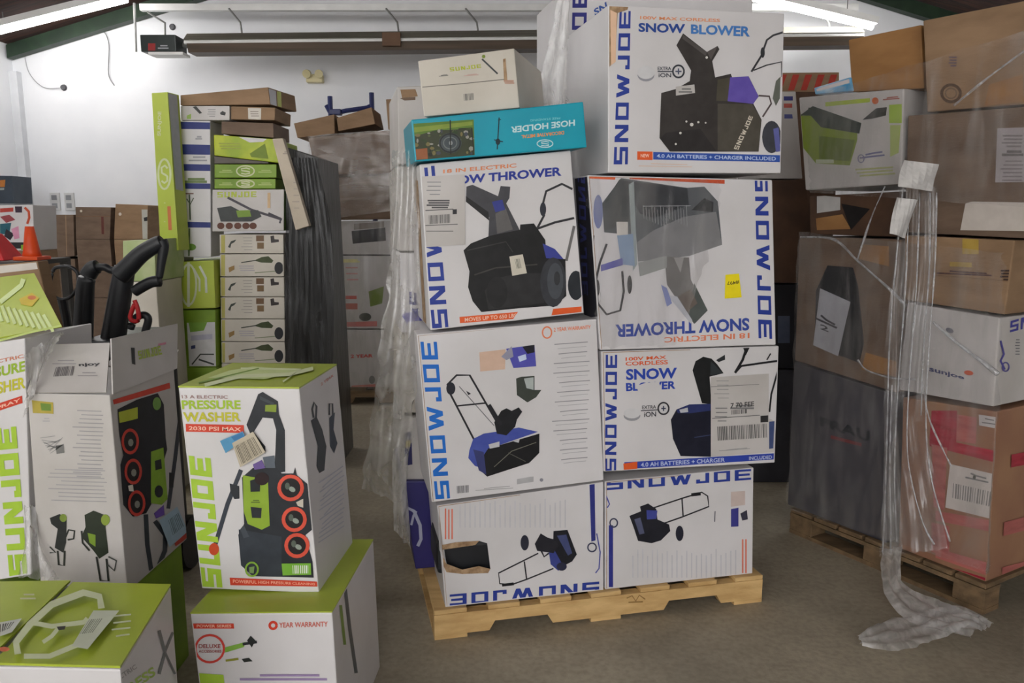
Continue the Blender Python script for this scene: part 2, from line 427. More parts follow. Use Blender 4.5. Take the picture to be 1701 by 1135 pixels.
# unseen front wall; opening added for daylight, narrowed to dim the right pallet
wall('wall_front', *join(boxv(XL, -4.4, FRONT, FRONT + .2, 0, 3.4), boxv(1.5, XR, FRONT, FRONT + .2, 0, 3.4), boxv(XL, XR, FRONT, FRONT + .2, 3.4, EAVE + .02)))
def slope_slab(x0, x1, y0, y1, dz, th):
    c = []
    for yy in (y0, y1):
        c += [Vector((x0, yy, roof_z(x0) + dz + th)), Vector((x1, yy, roof_z(x1) + dz + th)), Vector((x1, yy, roof_z(x1) + dz)), Vector((x0, yy, roof_z(x0) + dz))]
    return hexa(c)
struct(make('ceiling', *join(slope_slab(XL - .2, RIDGE, FRONT, BACK + .2, .02, .15), slope_slab(RIDGE, XR + .2, FRONT, BACK + .2, .02, .15)), CEIL))
n = 1
for yy in (9.86, 6.6, 3.4, .2, -3.0):
    for x0, x1 in ((XL + .03, RIDGE - .001), (RIDGE + .001, XR - .03)):
        struct(make('trim_%d' % n, *slope_slab(x0, x1, yy, yy + .12, -.165, .155), GREEN)); n += 1
for x0, side in ((XL, 'left'), (XR - .1, 'right')):
    struct(make('trim_%d' % n, *boxv(x0, x0 + .1, BACK - .1, BACK, 0, EAVE - .3), mat('corner_batten_paint', (214, 216, 220), rough=.6))); n += 1

# ------------------------------------------------------------------ fluorescent strip lights on the ceiling
TUBE = emit('fluorescent_tube', (252, 250, 248), TUBE_STRENGTH)
HOUS = mat('white_enamel', (228, 228, 226), rough=.4)
def strip_light(p, q, label):
    p, q = Vector(p), Vector(q); d = (q - p); mid = (p + q) / 2
    r = root('fluorescent_light', label, 'ceiling light', mid, 'fluorescent strip lights under the roof')
    up = Vector((-d.z, 0, d.x)).normalized(); up = up if up.z > 0 else -up
    def bar(a, b, o0, o1, wy):
        A, B = p + d * a, p + d * b; y = Vector((0, wy, 0))
        return hexa([A - y + up * o1, B - y + up * o1, B - y + up * o0, A - y + up * o0, A + y + up * o1, B + y + up * o1, B + y + up * o0, A + y + up * o0])
    make('housing', *bar(0, 1, .03, .10, .07), HOUS, None, r)
    for a, b in ((.01, .495), (.505, .99)):
        make('tube', *tube([p + d * a, p + d * b], .03, 10), TUBE, None, r)
    for k in (.2, .8):
        A = p + d * k + up * .1
        make('hanger', *tube([A, (A.x, A.y, max(A.z + .05, roof_z(A.x)))], .006, 5), STEEL, None, r)
la, lb = at_y(-40, 62, 9.0), at_y(213, -1, 9.0)
strip_light(la, lb, 'glowing strip light above the hanging heater motor box beside the green rafter')
ra, rb = at_y(1205, -14, 9.0), at_y(1452, 46, 9.0)
strip_light(ra, rb, 'glowing strip light above the red striped board and brown cartons')
for yy in (6.2, 3.0, -.2, -3.2):  # unseen strip lights added for brightness, fewer on the right to keep it dim
    for x0, x1 in ((-4.9, -2.5), (2.9, 5.3)):
        if x0 > 0 and yy < 4: continue
        strip_light((x0, yy, roof_z(x0) - .45), (x1, yy, roof_z(x1) - .45), 'unseen strip light added under the roof to light the storage aisles')

# ------------------------------------------------------------------ tube heater and its rail on the back wall
Yh = 9.2
h0, h1 = at_y(315, 75, Yh), at_y(1425, 63, Yh)
r = root('tube_heater', 'long grey overhead tube heater with trough reflector hung before the white wall', 'heater', (h0 + h1) / 2)
TROUGH = mat('dull_heater_metal', (128, 124, 112), (108, 104, 94), rough=.45, stretch=(.3, 3, 12), scale=4, metal=.3)
TROUGHD = mat('brown_heater_metal', (92, 78, 66), (74, 64, 54), rough=.5, stretch=(.3, 3, 8), scale=3, metal=.3)
def along(profile, a, b):
    k = len(profile); V = [a + Vector((0, y, z)) for y, z in profile] + [b + Vector((0, y, z)) for y, z in profile]
    return V, [(i, (i + 1) % k, (i + 1) % k + k, i + k) for i in range(k)] + [tuple(range(k))[::-1], tuple(range(k, 2 * k))]
make('reflector', *along([(-.06, .11), (.16, .11), (.2, .02), (.16, .02), (.14, .08), (-.05, .08), (-.14, .02), (-.17, .025)], h0, h1), TROUGH, None, r)
make('radiant_tube', *tube([h0 + Vector((-.0, -.14, -.0)), h1 + Vector((0, -.14, 0))], .022, 10), HOUS, None, r)
make('lower_rail', *along([(-.16, -.015), (.1, -.015), (.1, -.105), (-.13, -.105)], h0 + Vector((.03, 0, 0)), h1), TROUGHD, None, r)
for px in (402, 663, 795, 1380):
    A = at_y(px, 58, Yh)
    make('hanger', *tube([at_y(px - 22, 14, Yh), at_y(px - 3, 37, Yh), at_y(px, 58, Yh)], .012, 6), STEEL, None, r)
cl = at_y(650, 65, Yh - .19)
make('bracket', *boxv(cl.x - .1, cl.x + .1, Yh - .2, Yh - .1, cl.z - .07, cl.z + .07), mat('rusty_bracket', (96, 66, 40)), None, r)
mb = at_y(270, 75, Yh - .1)
r = root('heater_burner', 'black burner box with red and white sticker at the heater end', 'heater box', mb)
make('casing', *bevel(boxv(mb.x - .2, mb.x + .19, Yh - .2, Yh + .1, mb.z - .09, mb.z + .09), .01), mat('burner_casing', (32, 42, 40), rough=.4), None, r)
fp = (Vector((0, Yh - .2, 0)), Vector((0, -1, 0)))
pr = Print(fp); pr.poly((150, 36, 36), (246, 72), (258, 72), (258, 84), (246, 84)).rows((170, 170, 176), 262, 76, 280, 80, 2, 2); pr.build('sticker', r)
make('tray', *boxv(mb.x - .12, mb.x + .26, Yh - .2, Yh, mb.z - .12, mb.z - .091), HOUS, None, r)
make('outlet_pipe', *tube([at_y(297, 75, Yh), at_y(318, 76, Yh)], .03, 8), STEEL, None, r)
make('hanger', *tube([at_y(245, 20, Yh), at_y(274, 38, Yh), at_y(274, 64, Yh)], .012, 6), STEEL, None, r)
make('rod', *tube([at_y(223, 5, Yh), at_y(226, 86, Yh)], .014, 6), STEEL, None, r)
t0, t1 = at_y(234, 14, 9.5), at_y(1425, 2, 9.5)
tag(make('overhead_rail', *bevel(boxv(t0.x, t1.x, 9.46, 9.54, t0.z - .03, t0.z + .045), .006), HOUS, None, None, Vector((0, 9.5, t0.z))), 'white horizontal rail running above the tube heater', 'rail')
# wall fittings
p = at_y(525, 131, BACK); r = root('emergency_light', 'cream twin headed emergency light on the white wall', 'emergency light', p)
IV = mat('ivory_plastic', (214, 204, 160), rough=.4)
make('housing', *bevel(boxv(p.x - .1, p.x + .1, BACK - .1, BACK, p.z - .055, p.z + .04), .01), IV, None, r)
for s_ in (-1, 1):
    make('lamp_head', *tube([p + Vector((s_ * .07, -.1, .05)), p + Vector((s_ * .075, -.17, .03))], [.04, .05], 12), IV, None, r)
def wire(px, label, y=BACK - .02, rr=.007, m=None):
    P = curve_pts([at_y(a, b, y) for a, b in px], 6)
    og = P[0]; return tag(make('cable', *tube(P, rr, 5), m or mat('grey_cable', (150, 150, 152)), None, None, og), label, 'cable')
wire([(155, 48), (172, 52), (181, 75), (180, 122), (190, 142)], 'grey cable hanging down the white wall below the green rafter')
wire([(100, 58), (128, 66), (150, 52)], 'short drooping cable loop under the green rafter')
wire([(40, 85), (48, 120), (72, 145), (102, 146)], 'thin pale cable curving towards the small dark wall box', rr=.004)
for a, b, lb_ in ((104, 145, 'small dark fixing on the white wall at the pale cable end'), (285, 44, 'small dark round fixing on the wall above the heater motor')):
    p = at_y(a, b, BACK - .03); tag(make('wall_fixing', *tube([p, p + Vector((0, .03, 0))], [.03, .04], 10), mat('dark_fitting', (86, 86, 90)), None, None, p), lb_, 'wall fixing')
p = at_y(102, 335, BACK - .04)
for k, dx in enumerate((-.09, .09)):
    q = p + Vector((dx, 0, 0)); r = root('wall_outlet', 'grey double socket plate on the white wall above the brown cartons', 'socket', q, 'socket plates on the back wall')
    make('plate', *bevel(boxv(q.x - .06, q.x + .06, BACK - .03, BACK, q.z - .11, q.z + .11), .006), mat('pale_plate', (206, 206, 206)), None, r)
    for dz in (-.05, .05):
        make('socket', *boxv(q.x - .035, q.x + .03, BACK - .034, BACK - .03, q.z + dz - .03, q.z + dz + .03), mat('socket_grey', (140, 142, 146)), None, r)
# ------------------------------------------------------------------ pallets
WOOD = mat('pine_boards', (216, 182, 126), (190, 154, 100), rough=.7, scale=3, stretch=(1.5, 9, 9), bump=.2, bscale=25)
WOODG = mat('aged_pallet_boards', (126, 102, 74), (98, 80, 58), rough=.8, scale=3, stretch=(1.5, 9, 9), bump=.25, bscale=25)
def pallet(label, x, y, yaw, Ln, Wd, m, nboards=7, blocks=False, H=.14):
    """origin: front-left ground corner; front side runs along local x; stringers parallel to the front"""
    M = Matrix.Translation((x, y, 0)) @ Matrix.Diagonal((1, 1, H / .14, 1)) @ Matrix.Rotation(math.radians(yaw), 4, 'Z')
    ctr = M @ Vector((Ln / 2, Wd / 2, 0)); r = root('wooden_pallet', label, 'pallet', ctr)
    def bx(*a): return boxv(*a, M=M)
    for k in range(3):
        y0 = (Wd - .04) * k / 2
        if blocks:
            prof = None
            for q in (0, .5, 1):
                x0 = (Ln - .12) * q; make('block', *bevel(bx(x0, x0 + .12, y0 if k < 2 else Wd - .1, (y0 + .1) if k < 2 else Wd, .022, .095), .004), m, None, r)
            make('bearer', *bx(0, Ln, y0 if k < 2 else Wd - .1, (y0 + .1) if k < 2 else Wd, .095, .115), m, None, r)
            make('bottom_board', *bx(0, Ln, y0 if k < 2 else Wd - .1, (y0 + .1) if k < 2 else Wd, 0, .022), m, None, r)
        else:
            n1a, n1b, n2a, n2b = .155 * Ln, .34 * Ln, .68 * Ln, .865 * Ln
            pf = [(0, .118), (0, .018), (n1a, .018), (n1a + .02, .062), (n1b - .02, .062), (n1b, .018), (n2a, .018), (n2a + .02, .062), (n2b - .02, .062), (n2b, .018), (Ln, .018), (Ln, .118)]
            q = len(pf); V = [M @ Vector((a, y0, b)) for a, b in pf] + [M @ Vector((a, y0 + .04, b)) for a, b in pf]
            make('stringer', V, [tuple(range(q)), tuple(range(q, 2 * q))[::-1]] + [(i, i + q, (i + 1) % q + q, (i + 1) % q) for i in range(q)], m, None, r)
    bw = .115
    for k in range(nboards):
        x0 = (Ln - bw) * k / (nboards - 1)
        make('deck_board', *bevel(bx(x0, x0 + bw, 0, Wd, .1185, .14), .002, 1), m, None, r)
    if not blocks:
        for x0 in (.0, (Ln - bw) / 2, Ln - bw):
            make('bottom_board', *bx(x0, x0 + bw, 0, Wd, 0, .0175), m, None, r)
    return r
# ------------------------------------------------------------------ main pallet of boxed snow machines
A_, B_ = at_z(722, 1064, 0), at_z(1265, 1000, 0)
yaw = math.degrees(math.atan2(B_.y - A_.y, B_.x - A_.x)); LN = (B_ - A_).length
pallet('pale pine pallet carrying the tall stack of snow machine boxes', A_.x, A_.y, yaw, LN, 1.02, WOOD, H=.108)
PM = fplane(A_.x, A_.y, yaw)
mk = Print(shift(PM, .0), base=.002)
mk.line((150, 118, 70), 2, (1041, 994), (1050, 990), (1056, 999), (1062, 989), (1072, 996)).line((150, 118, 70), 2, (1044, 1001), (1068, 1000))
PALM = [o for o in bpy.data.objects if o.name.startswith('wooden_pallet')][0]
mk.build('pen_mark', PALM)
G1 = 'boxes stacked on the pine pallet'
BL = INK_BLUE
# bottom left box (upside down, torn hole)
t = T(640, 770, 2.577)
L1 = Box('snow_thrower_box', 'white carton upside down with a torn hole at its corner, on the pine pallet', PM, [(726, 840), (1002, 801), (1002, 985), (740, 1013)], .29, WHITE, off=-.02, zfix=.1085, group=G1,
         holes=t((232, 372), (300, 362), (385, 350), (402, 332), (436, 342), (450, 452), (400, 440), (330, 455), (262, 430)))
p = L1.pr(tr=t); p.text(BL, 'SNOWJOE', [(915, 560), (276, 610), (276, 562), (916, 506)], block=True); p.build('lettering', L1.root, 'blue upside down brand lettering')
p = L1.pr(tr=t)
p.cols((196, 196, 202), 320, 150, 770, 275, 22, 5).cols((222, 120, 96), 258, 190, 286, 325, 3, 6, .1)
p.poly((50, 56, 130), (874, 90), (896, 86), (900, 330), (882, 335)).ring((60, 64, 90), 6, 885, 360, 18, 18).line((70, 80, 160), 5, (905, 300), (920, 380), (915, 450), (900, 470)).build('small_print', L1.root)
p = L1.pr(tr=t)
p.line((40, 40, 46), 6, (655, 385), (485, 470), (490, 515), (540, 520), (610, 495), (720, 450)).line((40, 40, 46), 6, (595, 420), (605, 495)).line((30, 30, 36), 12, (500, 522), (550, 516))
p.oval((44, 46, 60), 597, 340, 18, 33).poly((60, 70, 140), (700, 380), (765, 370), (775, 440), (740, 460), (708, 432)).poly((30, 31, 38), (720, 290), (780, 285), (820, 390), (800, 420), (762, 440), (740, 400), (718, 360))
p.poly((36, 36, 44), (640, 345), (665, 300), (695, 318), (720, 325), (742, 350), (720, 385), (690, 380), (650, 375)).oval((44, 46, 70), 755, 442, 22, 18).poly((70, 78, 120), (735, 310), (775, 305), (800, 385), (782, 395)).line((36, 36, 44), 7, (668, 375), (680, 400), (700, 385)).build('printed_picture', L1.root, 'picture of a snow thrower, upside down')
p = L1.pr(tr=t, base=.003); p.poly(TORN, (225, 375), (232, 352), (300, 338), (395, 332), (402, 332), (385, 350), (300, 362), (232, 372)).poly(TORN, (232, 372), (262, 430), (330, 455), (400, 440), (450, 452), (440, 470), (330, 474), (262, 466), (240, 420)).build('torn_edge', L1.root, 'ragged bare cardboard round the hole')
ctn = [hit(q, shift(PM, -.045)) for q in t((222, 335), (470, 325), (470, 470), (222, 480))]
make('hole_dark_block', *bevel(hexa(ctn + [v - PM[1] * .2 for v in ctn]), .02), PLASTIC, None, L1.root)  # black block added behind the hole so its inside reads dark
# bottom right box
R1 = Box('snow_thrower_box', 'white carton with brand across its top edge, bottom of the right stack', PM, [(1005, 800), (1252, 777), (1250, 955), (1005, 985)], .48, WHITE, off=-.02, zfix=.1085, group=G1)
p = R1.pr(tr=t); p.text(BL, 'SNOWJOE', [(948, 66), (1566, 24), (1566, 70), (948, 115)], block=True); p.build('lettering', R1.root, 'blue brand lettering along the top')
p = R1.pr(tr=t)
p.line((40, 40, 46), 6, (1150, 190), (1270, 150), (1355, 124), (1380, 140), (1385, 185), (1270, 230), (1190, 258)).line((40, 40, 46), 6, (1270, 150), (1275, 225)).line((30, 30, 36), 14, (1310, 135), (1350, 130))
p.poly((32, 33, 42), (1045, 225), (1095, 205), (1090, 185), (1125, 172), (1160, 195), (1165, 240), (1215, 262), (1220, 290), (1180, 330), (1140, 342), (1082, 332), (1065, 280)).poly((66, 74, 150), (1118, 200), (1165, 202), (1160, 238), (1120, 240)).poly((88, 92, 120), (1066, 240), (1092, 232), (1110, 300), (1088, 305)).oval((40, 42, 56), 1260, 300, 17, 33).build('printed_picture', R1.root, 'picture of a snow thrower')
p = R1.pr(tr=t)
p.cols((198, 198, 204), 1060, 365, 1500, 490, 22, 5).poly((200, 184, 178), (1480, 122), (1540, 118), (1540, 178), (1480, 186)).poly((64, 64, 140), (1480, 196), (1512, 190), (1512, 270), (1480, 272)).poly((60, 60, 76), (1520, 215), (1548, 200), (1552, 240), (1528, 245))
p.cols((222, 120, 96), 1530, 310, 1544, 470, 2, 6, .1).poly((50, 56, 140), (957, 265), (975, 265), (975, 530), (957, 530)).ring((60, 64, 90), 6, 978, 255, 16, 18).line((70, 80, 170), 5, (946, 140), (960, 175), (950, 190)).line((90, 90, 100), 4, (1412, 205), (1410, 250)).build('small_print', R1.root)
# second left box
t = T(600, 520, 3.44)
L2 = Box('snow_thrower_box', 'white carton with bright blue brand and a snow thrower with folded handle', PM, [(692, 556), (991, 530), (1003, 798), (717, 835)], .33, WHITE, off=-.012, group=G1)
p = L2.pr(tr=t); p.text((26, 108, 200), 'SNOWJOE', [(425, 1065), (338, 165), (432, 165), (508, 1060)], block=True); p.build('lettering', L2.root, 'bright blue vertical brand lettering')
p = L2.pr(tr=t)
p.line((34, 34, 40), 11, (505, 455), (492, 410), (545, 356), (620, 356), (790, 650)).line((34, 34, 40), 11, (505, 455), (645, 725)).line((34, 34, 40), 9, (545, 532), (712, 515)).line((90, 90, 96), 4, (560, 420), (640, 510), (760, 645))
p.oval((30, 32, 44), 512, 432, 26, 36).poly((40, 40, 46), (600, 445), (628, 462), (612, 470))
p.poly((70, 84, 164), (640, 720), (700, 690), (800, 675), (900, 655), (1010, 680), (720, 780), (735, 900), (650, 875), (612, 830), (618, 785)).poly((22, 22, 26), (725, 775), (1018, 690), (1018, 800), (960, 858), (720, 936), (680, 900), (690, 830))
p.poly((54, 60, 110), (640, 780), (700, 795), (715, 925), (672, 900)).poly((196, 196, 200), (728, 752), (790, 735), (790, 765), (735, 776)).poly((196, 196, 200), (870, 735), (905, 722), (900, 742)).line((120, 120, 110), 4, (760, 880), (860, 790), (1000, 740)).line((90, 90, 84), 4, (840, 800), (940, 850))
p.poly((26, 27, 32), (800, 560), (830, 545), (860, 560), (900, 540), (920, 565), (890, 610), (880, 650), (830, 700), (775, 690), (760, 625)).line((34, 34, 40), 20, (730, 525), (800, 640)).build('printed_picture', L2.root, 'picture of a blue snow thrower with folded handle')
p = L2.pr(tr=t)
p.poly((208, 178, 158), (675, 225), (825, 208), (822, 322), (680, 335)).poly((82, 82, 172), (828, 205), (990, 182), (1000, 305), (870, 315)).poly((30, 30, 40), (920, 192), (990, 182), (990, 225), (950, 235)).poly((150, 150, 168), (800, 250), (860, 190), (870, 250), (830, 270)).poly((196, 210, 236), (895, 250), (940, 235), (945, 265), (905, 280))
p.poly((60, 66, 60), (885, 375), (915, 365), (990, 360), (990, 440), (1030, 440), (1000, 482), (950, 512), (890, 470)).poly((170, 178, 176), (930, 375), (985, 368), (985, 440), (945, 430)).build('inset_picture', L2.root, 'small inset pictures')
p = L2.pr(tr=t); p.rows((150, 150, 154), 1090, 180, 1310, 840, 13, 5, dy=-14).rows((170, 170, 174), 1110, 205, 1300, 860, 13, 3, dy=-14)
p.ring((228, 130, 90), 8, 1062, 112, 26, 32).text((228, 130, 90), '2 YEAR WARRANTY', [(1100, 85), (1312, 70), (1312, 90), (1100, 108)]).bars((90, 90, 96), [(545, 990), (618, 984), (618, 1026), (548, 1032)], 14)
p.rows((150, 150, 150), 650, 1005, 870, 1015, 2, 3, dy=-14).poly((176, 176, 178), (890, 950), (985, 935), (985, 965), (890, 980)).oval((140, 140, 150), 1030, 955, 10, 10).build('small_print', L2.root)
# second right box
t = T(980, 560, 4.73)
R2 = Box('snow_blower_box', 'white cordless snow blower carton with large shipping label over its picture', PM, [(999, 584), (1294, 575), (1287, 769), (1003, 784)], .46, WHITE, off=-.008, group=G1)
p = R2.pr(tr=t); p.text(BL, 'SNOWJOE', [(118, 1060), (124, 140), (214, 140), (206, 1062)], block=True)
p.text((44, 72, 170), 'SNOW', [(282, 252), (684, 240), (681, 325), (285, 340)], bold=.035).text((44, 72, 170), 'BLOWER', [(282, 362), (676, 345), (672, 408), (285, 428)], bold=.035).text(INK_OR, '100V MAX', [(280, 160), (600, 145), (600, 172), (280, 188)]).text(INK_OR, 'CORDLESS', [(280, 196), (612, 180), (612, 215), (280, 226)])
p.poly(WHITE, (362, 385), (440, 360), (540, 352), (565, 420), (480, 462), (385, 440)); p.build('lettering', R2.root)
p = R2.pr(tr=t)
p.oval((150, 150, 156), 330, 618, 66, 42).oval((206, 206, 208), 330, 600, 66, 40).text((60, 60, 66), 'EXTRA', [(410, 540), (520, 535), (520, 562), (410, 568)]).text((60, 60, 66), 'iON', [(425, 590), (520, 585), (520, 625), (425, 630)]).line((60, 60, 66), 7, (400, 580), (540, 572)).ring((50, 50, 56), 12, 578, 562, 42, 46).line((60, 66, 90), 9, (560, 562), (596, 562)).line((60, 66, 90), 9, (578, 542), (578, 582)).build('battery_badge', R2.root)
p = R2.pr(tr=t)
p.poly((26, 28, 30), (806, 262), (830, 190), (890, 155), (955, 170), (1000, 215), (1050, 285), (940, 312), (955, 530), (880, 520)).poly((48, 54, 58), (950, 190), (1045, 285), (945, 300)).poly((44, 48, 52), (990, 182), (1060, 140), (1062, 178), (1012, 198))
p.poly((26, 28, 44), (636, 650), (680, 570), (780, 530), (955, 525), (955, 942), (712, 936), (652, 800)).poly((44, 54, 104), (680, 572), (780, 530), (955, 525), (955, 578), (780, 600), (690, 598)).poly((188, 190, 196), (702, 572), (768, 555), (772, 590), (712, 596)).line((54, 62, 96), 8, (820, 790), (950, 770))
p.line((30, 30, 34), 20, (1235, 75), (1200, 180), (1140, 282)).poly((26, 27, 30), (1200, 75), (1260, 72), (1225, 145)).line((30, 30, 34), 16, (1140, 282), (1190, 228), (1350, 205), (1478, 188)).line((30, 30, 34), 14, (1475, 270), (1425, 450), (1410, 590)).line((30, 30, 34), 10, (1390, 180), (1420, 130)).build('printed_picture', R2.root, 'picture of a dark snow blower')
p = R2.pr(tr=t, base=.003); p.poly(GREYW, (950, 318), (1405, 288), (1405, 640), (1452, 660), (1448, 905), (950, 942))
p.rows((150, 150, 150), 975, 345, 1100, 480, 5, 6).rows((120, 120, 122), 1100, 540, 1290, 560, 2, 14).text((60, 60, 60), '7 70 FEE', [(1105, 520), (1290, 505), (1290, 545), (1105, 560)]).rows((130, 130, 130), 980, 560, 1080, 660, 4, 8).bars((70, 70, 70), [(1110, 575), (1240, 565), (1240, 600), (1110, 610)], 12, 3)
p.poly((50, 50, 52), (1340, 620), (1400, 616), (1400, 668), (1340, 672)).bars((90, 90, 90), [(1000, 705), (1395, 680), (1400, 790), (1005, 815)], 30, 5).poly((64, 78, 120), (1408, 665), (1450, 662), (1440, 875), (1408, 880)).rows((160, 160, 160), 1010, 890, 1260, 895, 2, 5, dy=-18).line((90, 90, 90), 5, (960, 640), (1335, 615)).line((110, 110, 110), 4, (950, 392), (1330, 372)).build('shipping_label', R2.root, 'large white shipping label with barcodes')
p = R2.pr(tr=t); p.poly((48, 70, 168), (270, 985), (1452, 914), (1452, 962), (270, 1040)).poly(INK_OR, (262, 995), (372, 980), (372, 1035), (266, 1046)).text((190, 200, 230), '4.0 AH BATTERIES + CHARGER', [(400, 988), (1060, 948), (1060, 982), (400, 1022)]).text((190, 200, 230), 'INCLUDED', [(1250, 940), (1430, 930), (1430, 958), (1250, 968)]).build('printed_band', R2.root)
# third left box
t = T(660, 230, 3.438)
L3 = Box('snow_thrower_box', 'white carton with big black snow thrower picture under the teal hose holder box', PM, [(697, 273), (948, 250), (970, 520), (715, 549)], .38, WHITE, off=.0, group=G1)
p = L3.pr(tr=t); p.text(BL, 'SNOWJOE', [(200, 1085), (112, 160), (212, 156), (292, 1080)], block=True).text((44, 60, 150), 'SNOW THROWER', [(240, 222), (938, 162), (938, 213), (240, 272)], bold=.035).text((224, 140, 96), '18 IN ELECTRIC', [(262, 178), (680, 142), (680, 166), (262, 200)]); p.build('lettering', L3.root)
p = L3.pr(tr=t)
p.line((50, 50, 54), 13, (800, 512), (838, 440), (830, 380), (850, 302), (940, 260), (1000, 290)).oval((48, 50, 60), 832, 405, 18, 40).line((50, 50, 54), 13, (800, 516), (900, 480), (1010, 455)).line((110, 108, 108), 16, (1010, 500), (965, 700))
p.poly((70, 70, 75), (395, 275), (430, 265), (575, 330), (590, 272), (645, 276), (640, 340), (622, 372), (700, 525), (520, 560), (525, 450), (392, 362)).poly((36, 36, 38), (392, 330), (520, 420), (525, 470), (392, 362)).poly((100, 98, 98), (560, 430), (620, 400), (660, 520), (570, 545)).poly((58, 66, 140), (540, 362), (600, 350), (616, 408), (560, 422))
p.oval((40, 44, 50), 1020, 840, 46, 84).poly((28, 28, 30), (378, 640), (420, 600), (530, 556), (700, 522), (702, 492), (780, 486), (845, 580), (852, 680), (960, 690), (965, 900), (900, 955), (700, 970), (480, 992), (430, 930), (404, 850), (412, 760)).poly((62, 70, 150), (830, 600), (900, 632), (950, 690), (850, 684))
p.poly((44, 44, 46), (500, 870), (560, 800), (700, 770), (840, 770), (840, 940), (520, 980)).oval((34, 34, 36), 570, 880, 60, 90).line((66, 64, 62), 8, (440, 780), (560, 740), (800, 720)).line((58, 58, 58), 6, (400, 640), (620, 590), (660, 650))
p.oval((56, 58, 64), 890, 822, 74, 142).oval((74, 78, 84), 902, 815, 46, 104).oval((52, 54, 58), 912, 800, 18, 40).build('printed_picture', L3.root, 'picture of a black snow thrower')
p = L3.pr(tr=t); p.poly(INK_OR, (355, 1020), (1052, 960), (1052, 1000), (358, 1056)).text((240, 200, 180), 'MOVES UP TO 650 LBS', [(385, 1025), (680, 1000), (680, 1022), (385, 1048)]).poly(WHITE, (690, 990), (890, 974), (880, 1012), (660, 1034)).build('printed_band', L3.root, 'orange band with a worn patch')
p = L3.pr(tr=t, base=.003); p.poly(GREYW, (138, 218), (385, 205), (388, 606), (158, 622)).rows((140, 140, 144), 165, 250, 250, 320, 4, 5).rows((90, 90, 92), 165, 355, 300, 395, 4, 9).line((90, 90, 90), 5, (160, 412), (320, 404)).poly((50, 50, 54), (316, 406), (340, 404), (340, 432), (316, 434)).bars((90, 90, 90), [(180, 440), (305, 432), (305, 482), (182, 490)], 20).line((90, 90, 90), 4, (160, 498), (345, 490)).line((120, 120, 120), 4, (165, 530), (320, 530)).build('shipping_label', L3.root, 'white shipping label')
p = L3.pr(tr=t, base=.003); p.poly((206, 200, 186), (640, 675), (716, 662), (740, 770), (656, 785)).bars((120, 120, 110), [(670, 690), (700, 686), (712, 740), (682, 745)], 5).build('sticker', L3.root, 'small cream sticker')
p = L3.pr('left'); p.poly(TORN, (690, 300), (694, 300), (708, 540), (703, 540)).build('worn_edge', L3.root)
# third right box (upside down, film over it)
t = T(950, 270, 3.547)
R3 = Box('snow_thrower_box', 'upside down white carton with yellow sticker and picture greyed by painted film glare', PM, [(976, 291), (1283, 299), (1289, 573), (997, 582)], .44, WHITE, off=-.004, group=G1)
p = R3.pr(tr=t); p.text(BL, 'SNOWJOE', [(1152, 60), (1180, 1040), (1100, 1036), (1076, 60)], block=True).text((60, 80, 160), 'SNOW THROWER', [(1046, 990), (255, 1032), (255, 955), (1044, 915)], bold=.035).text((228, 130, 92), '18 IN ELECTRIC', [(1046, 1036), (545, 1062), (545, 1030), (1046, 1004)]); p.build('lettering', R3.root, 'upside down blue lettering')
p = R3.pr(tr=t); p.poly(INK_OR, (100, 45), (260, 52), (255, 102), (102, 95)).poly((196, 84, 50), (340, 78), (900, 102), (900, 126), (340, 98)).build('printed_band', R3.root)
p = R3.pr(tr=t)  # glare of the film is mixed into these print greys
p.oval((120, 128, 170), 155, 290, 28, 100).poly((86, 90, 94), (178, 240), (290, 92), (680, 150), (780, 142), (860, 230), (885, 485), (690, 552), (390, 585), (378, 430), (190, 412)).poly((128, 128, 130), (480, 400), (660, 320), (850, 290), (885, 485), (690, 552), (390, 585), (385, 470)).poly((44, 48, 54), (330, 110), (680, 152), (690, 250), (480, 330), (400, 300), (345, 200)).poly((36, 38, 42), (705, 280), (780, 210), (835, 235), (830, 292))
p.poly((60, 64, 66), (180, 250), (280, 100), (340, 110), (335, 350), (190, 405)).poly((150, 160, 160), (335, 130), (365, 110), (385, 600), (360, 640)).poly((132, 156, 186), (266, 430), (360, 420), (370, 610), (290, 600)).poly((100, 100, 170), (170, 605), (300, 562), (300, 605), (172, 642)).poly((210, 206, 200), (262, 350), (330, 350), (330, 425), (266, 430))
p.poly((116, 114, 112), (545, 555), (690, 560), (700, 690), (800, 872), (720, 952), (620, 810), (560, 720)).poly((156, 154, 152), (600, 560), (660, 560), (640, 650)).poly((86, 92, 90), (720, 710), (800, 872), (724, 950), (690, 900)).poly((110, 100, 94), (625, 790), (700, 745), (740, 830), (680, 880)).poly((186, 188, 196), (560, 780), (620, 790), (710, 930), (700, 950)).poly((130, 140, 190), (525, 720), (560, 740), (590, 830), (560, 850)).poly((150, 152, 150), (390, 590), (560, 550), (560, 620), (400, 672))
p.line((48, 48, 52), 13, (205, 480), (165, 590), (140, 700), (152, 830), (205, 896), (285, 872), (306, 760), (296, 640)).oval((60, 60, 62), 150, 740, 14, 50).oval((70, 70, 72), 340, 720, 14, 55).line((120, 110, 100), 8, (130, 430), (122, 520))
for k in range(16): p.line((150, 152, 154), 3, (420 + k * 17, 250 + (k % 3) * 14), (424 + k * 17, 330 + (k * 7) % 60))
p.line((160, 162, 164), 4, (420, 258), (700, 255)).build('printed_picture', R3.root, 'picture of a snow thrower with film glare painted in, upside down')
p = R3.pr(tr=t, base=.003); p.poly((240, 222, 30), (905, 662), (985, 655), (1000, 795), (900, 802)).text((90, 80, 30), '#497', [(985, 718), (915, 722), (912, 700), (985, 694)]).build('sticker', R3.root, 'yellow sticker')
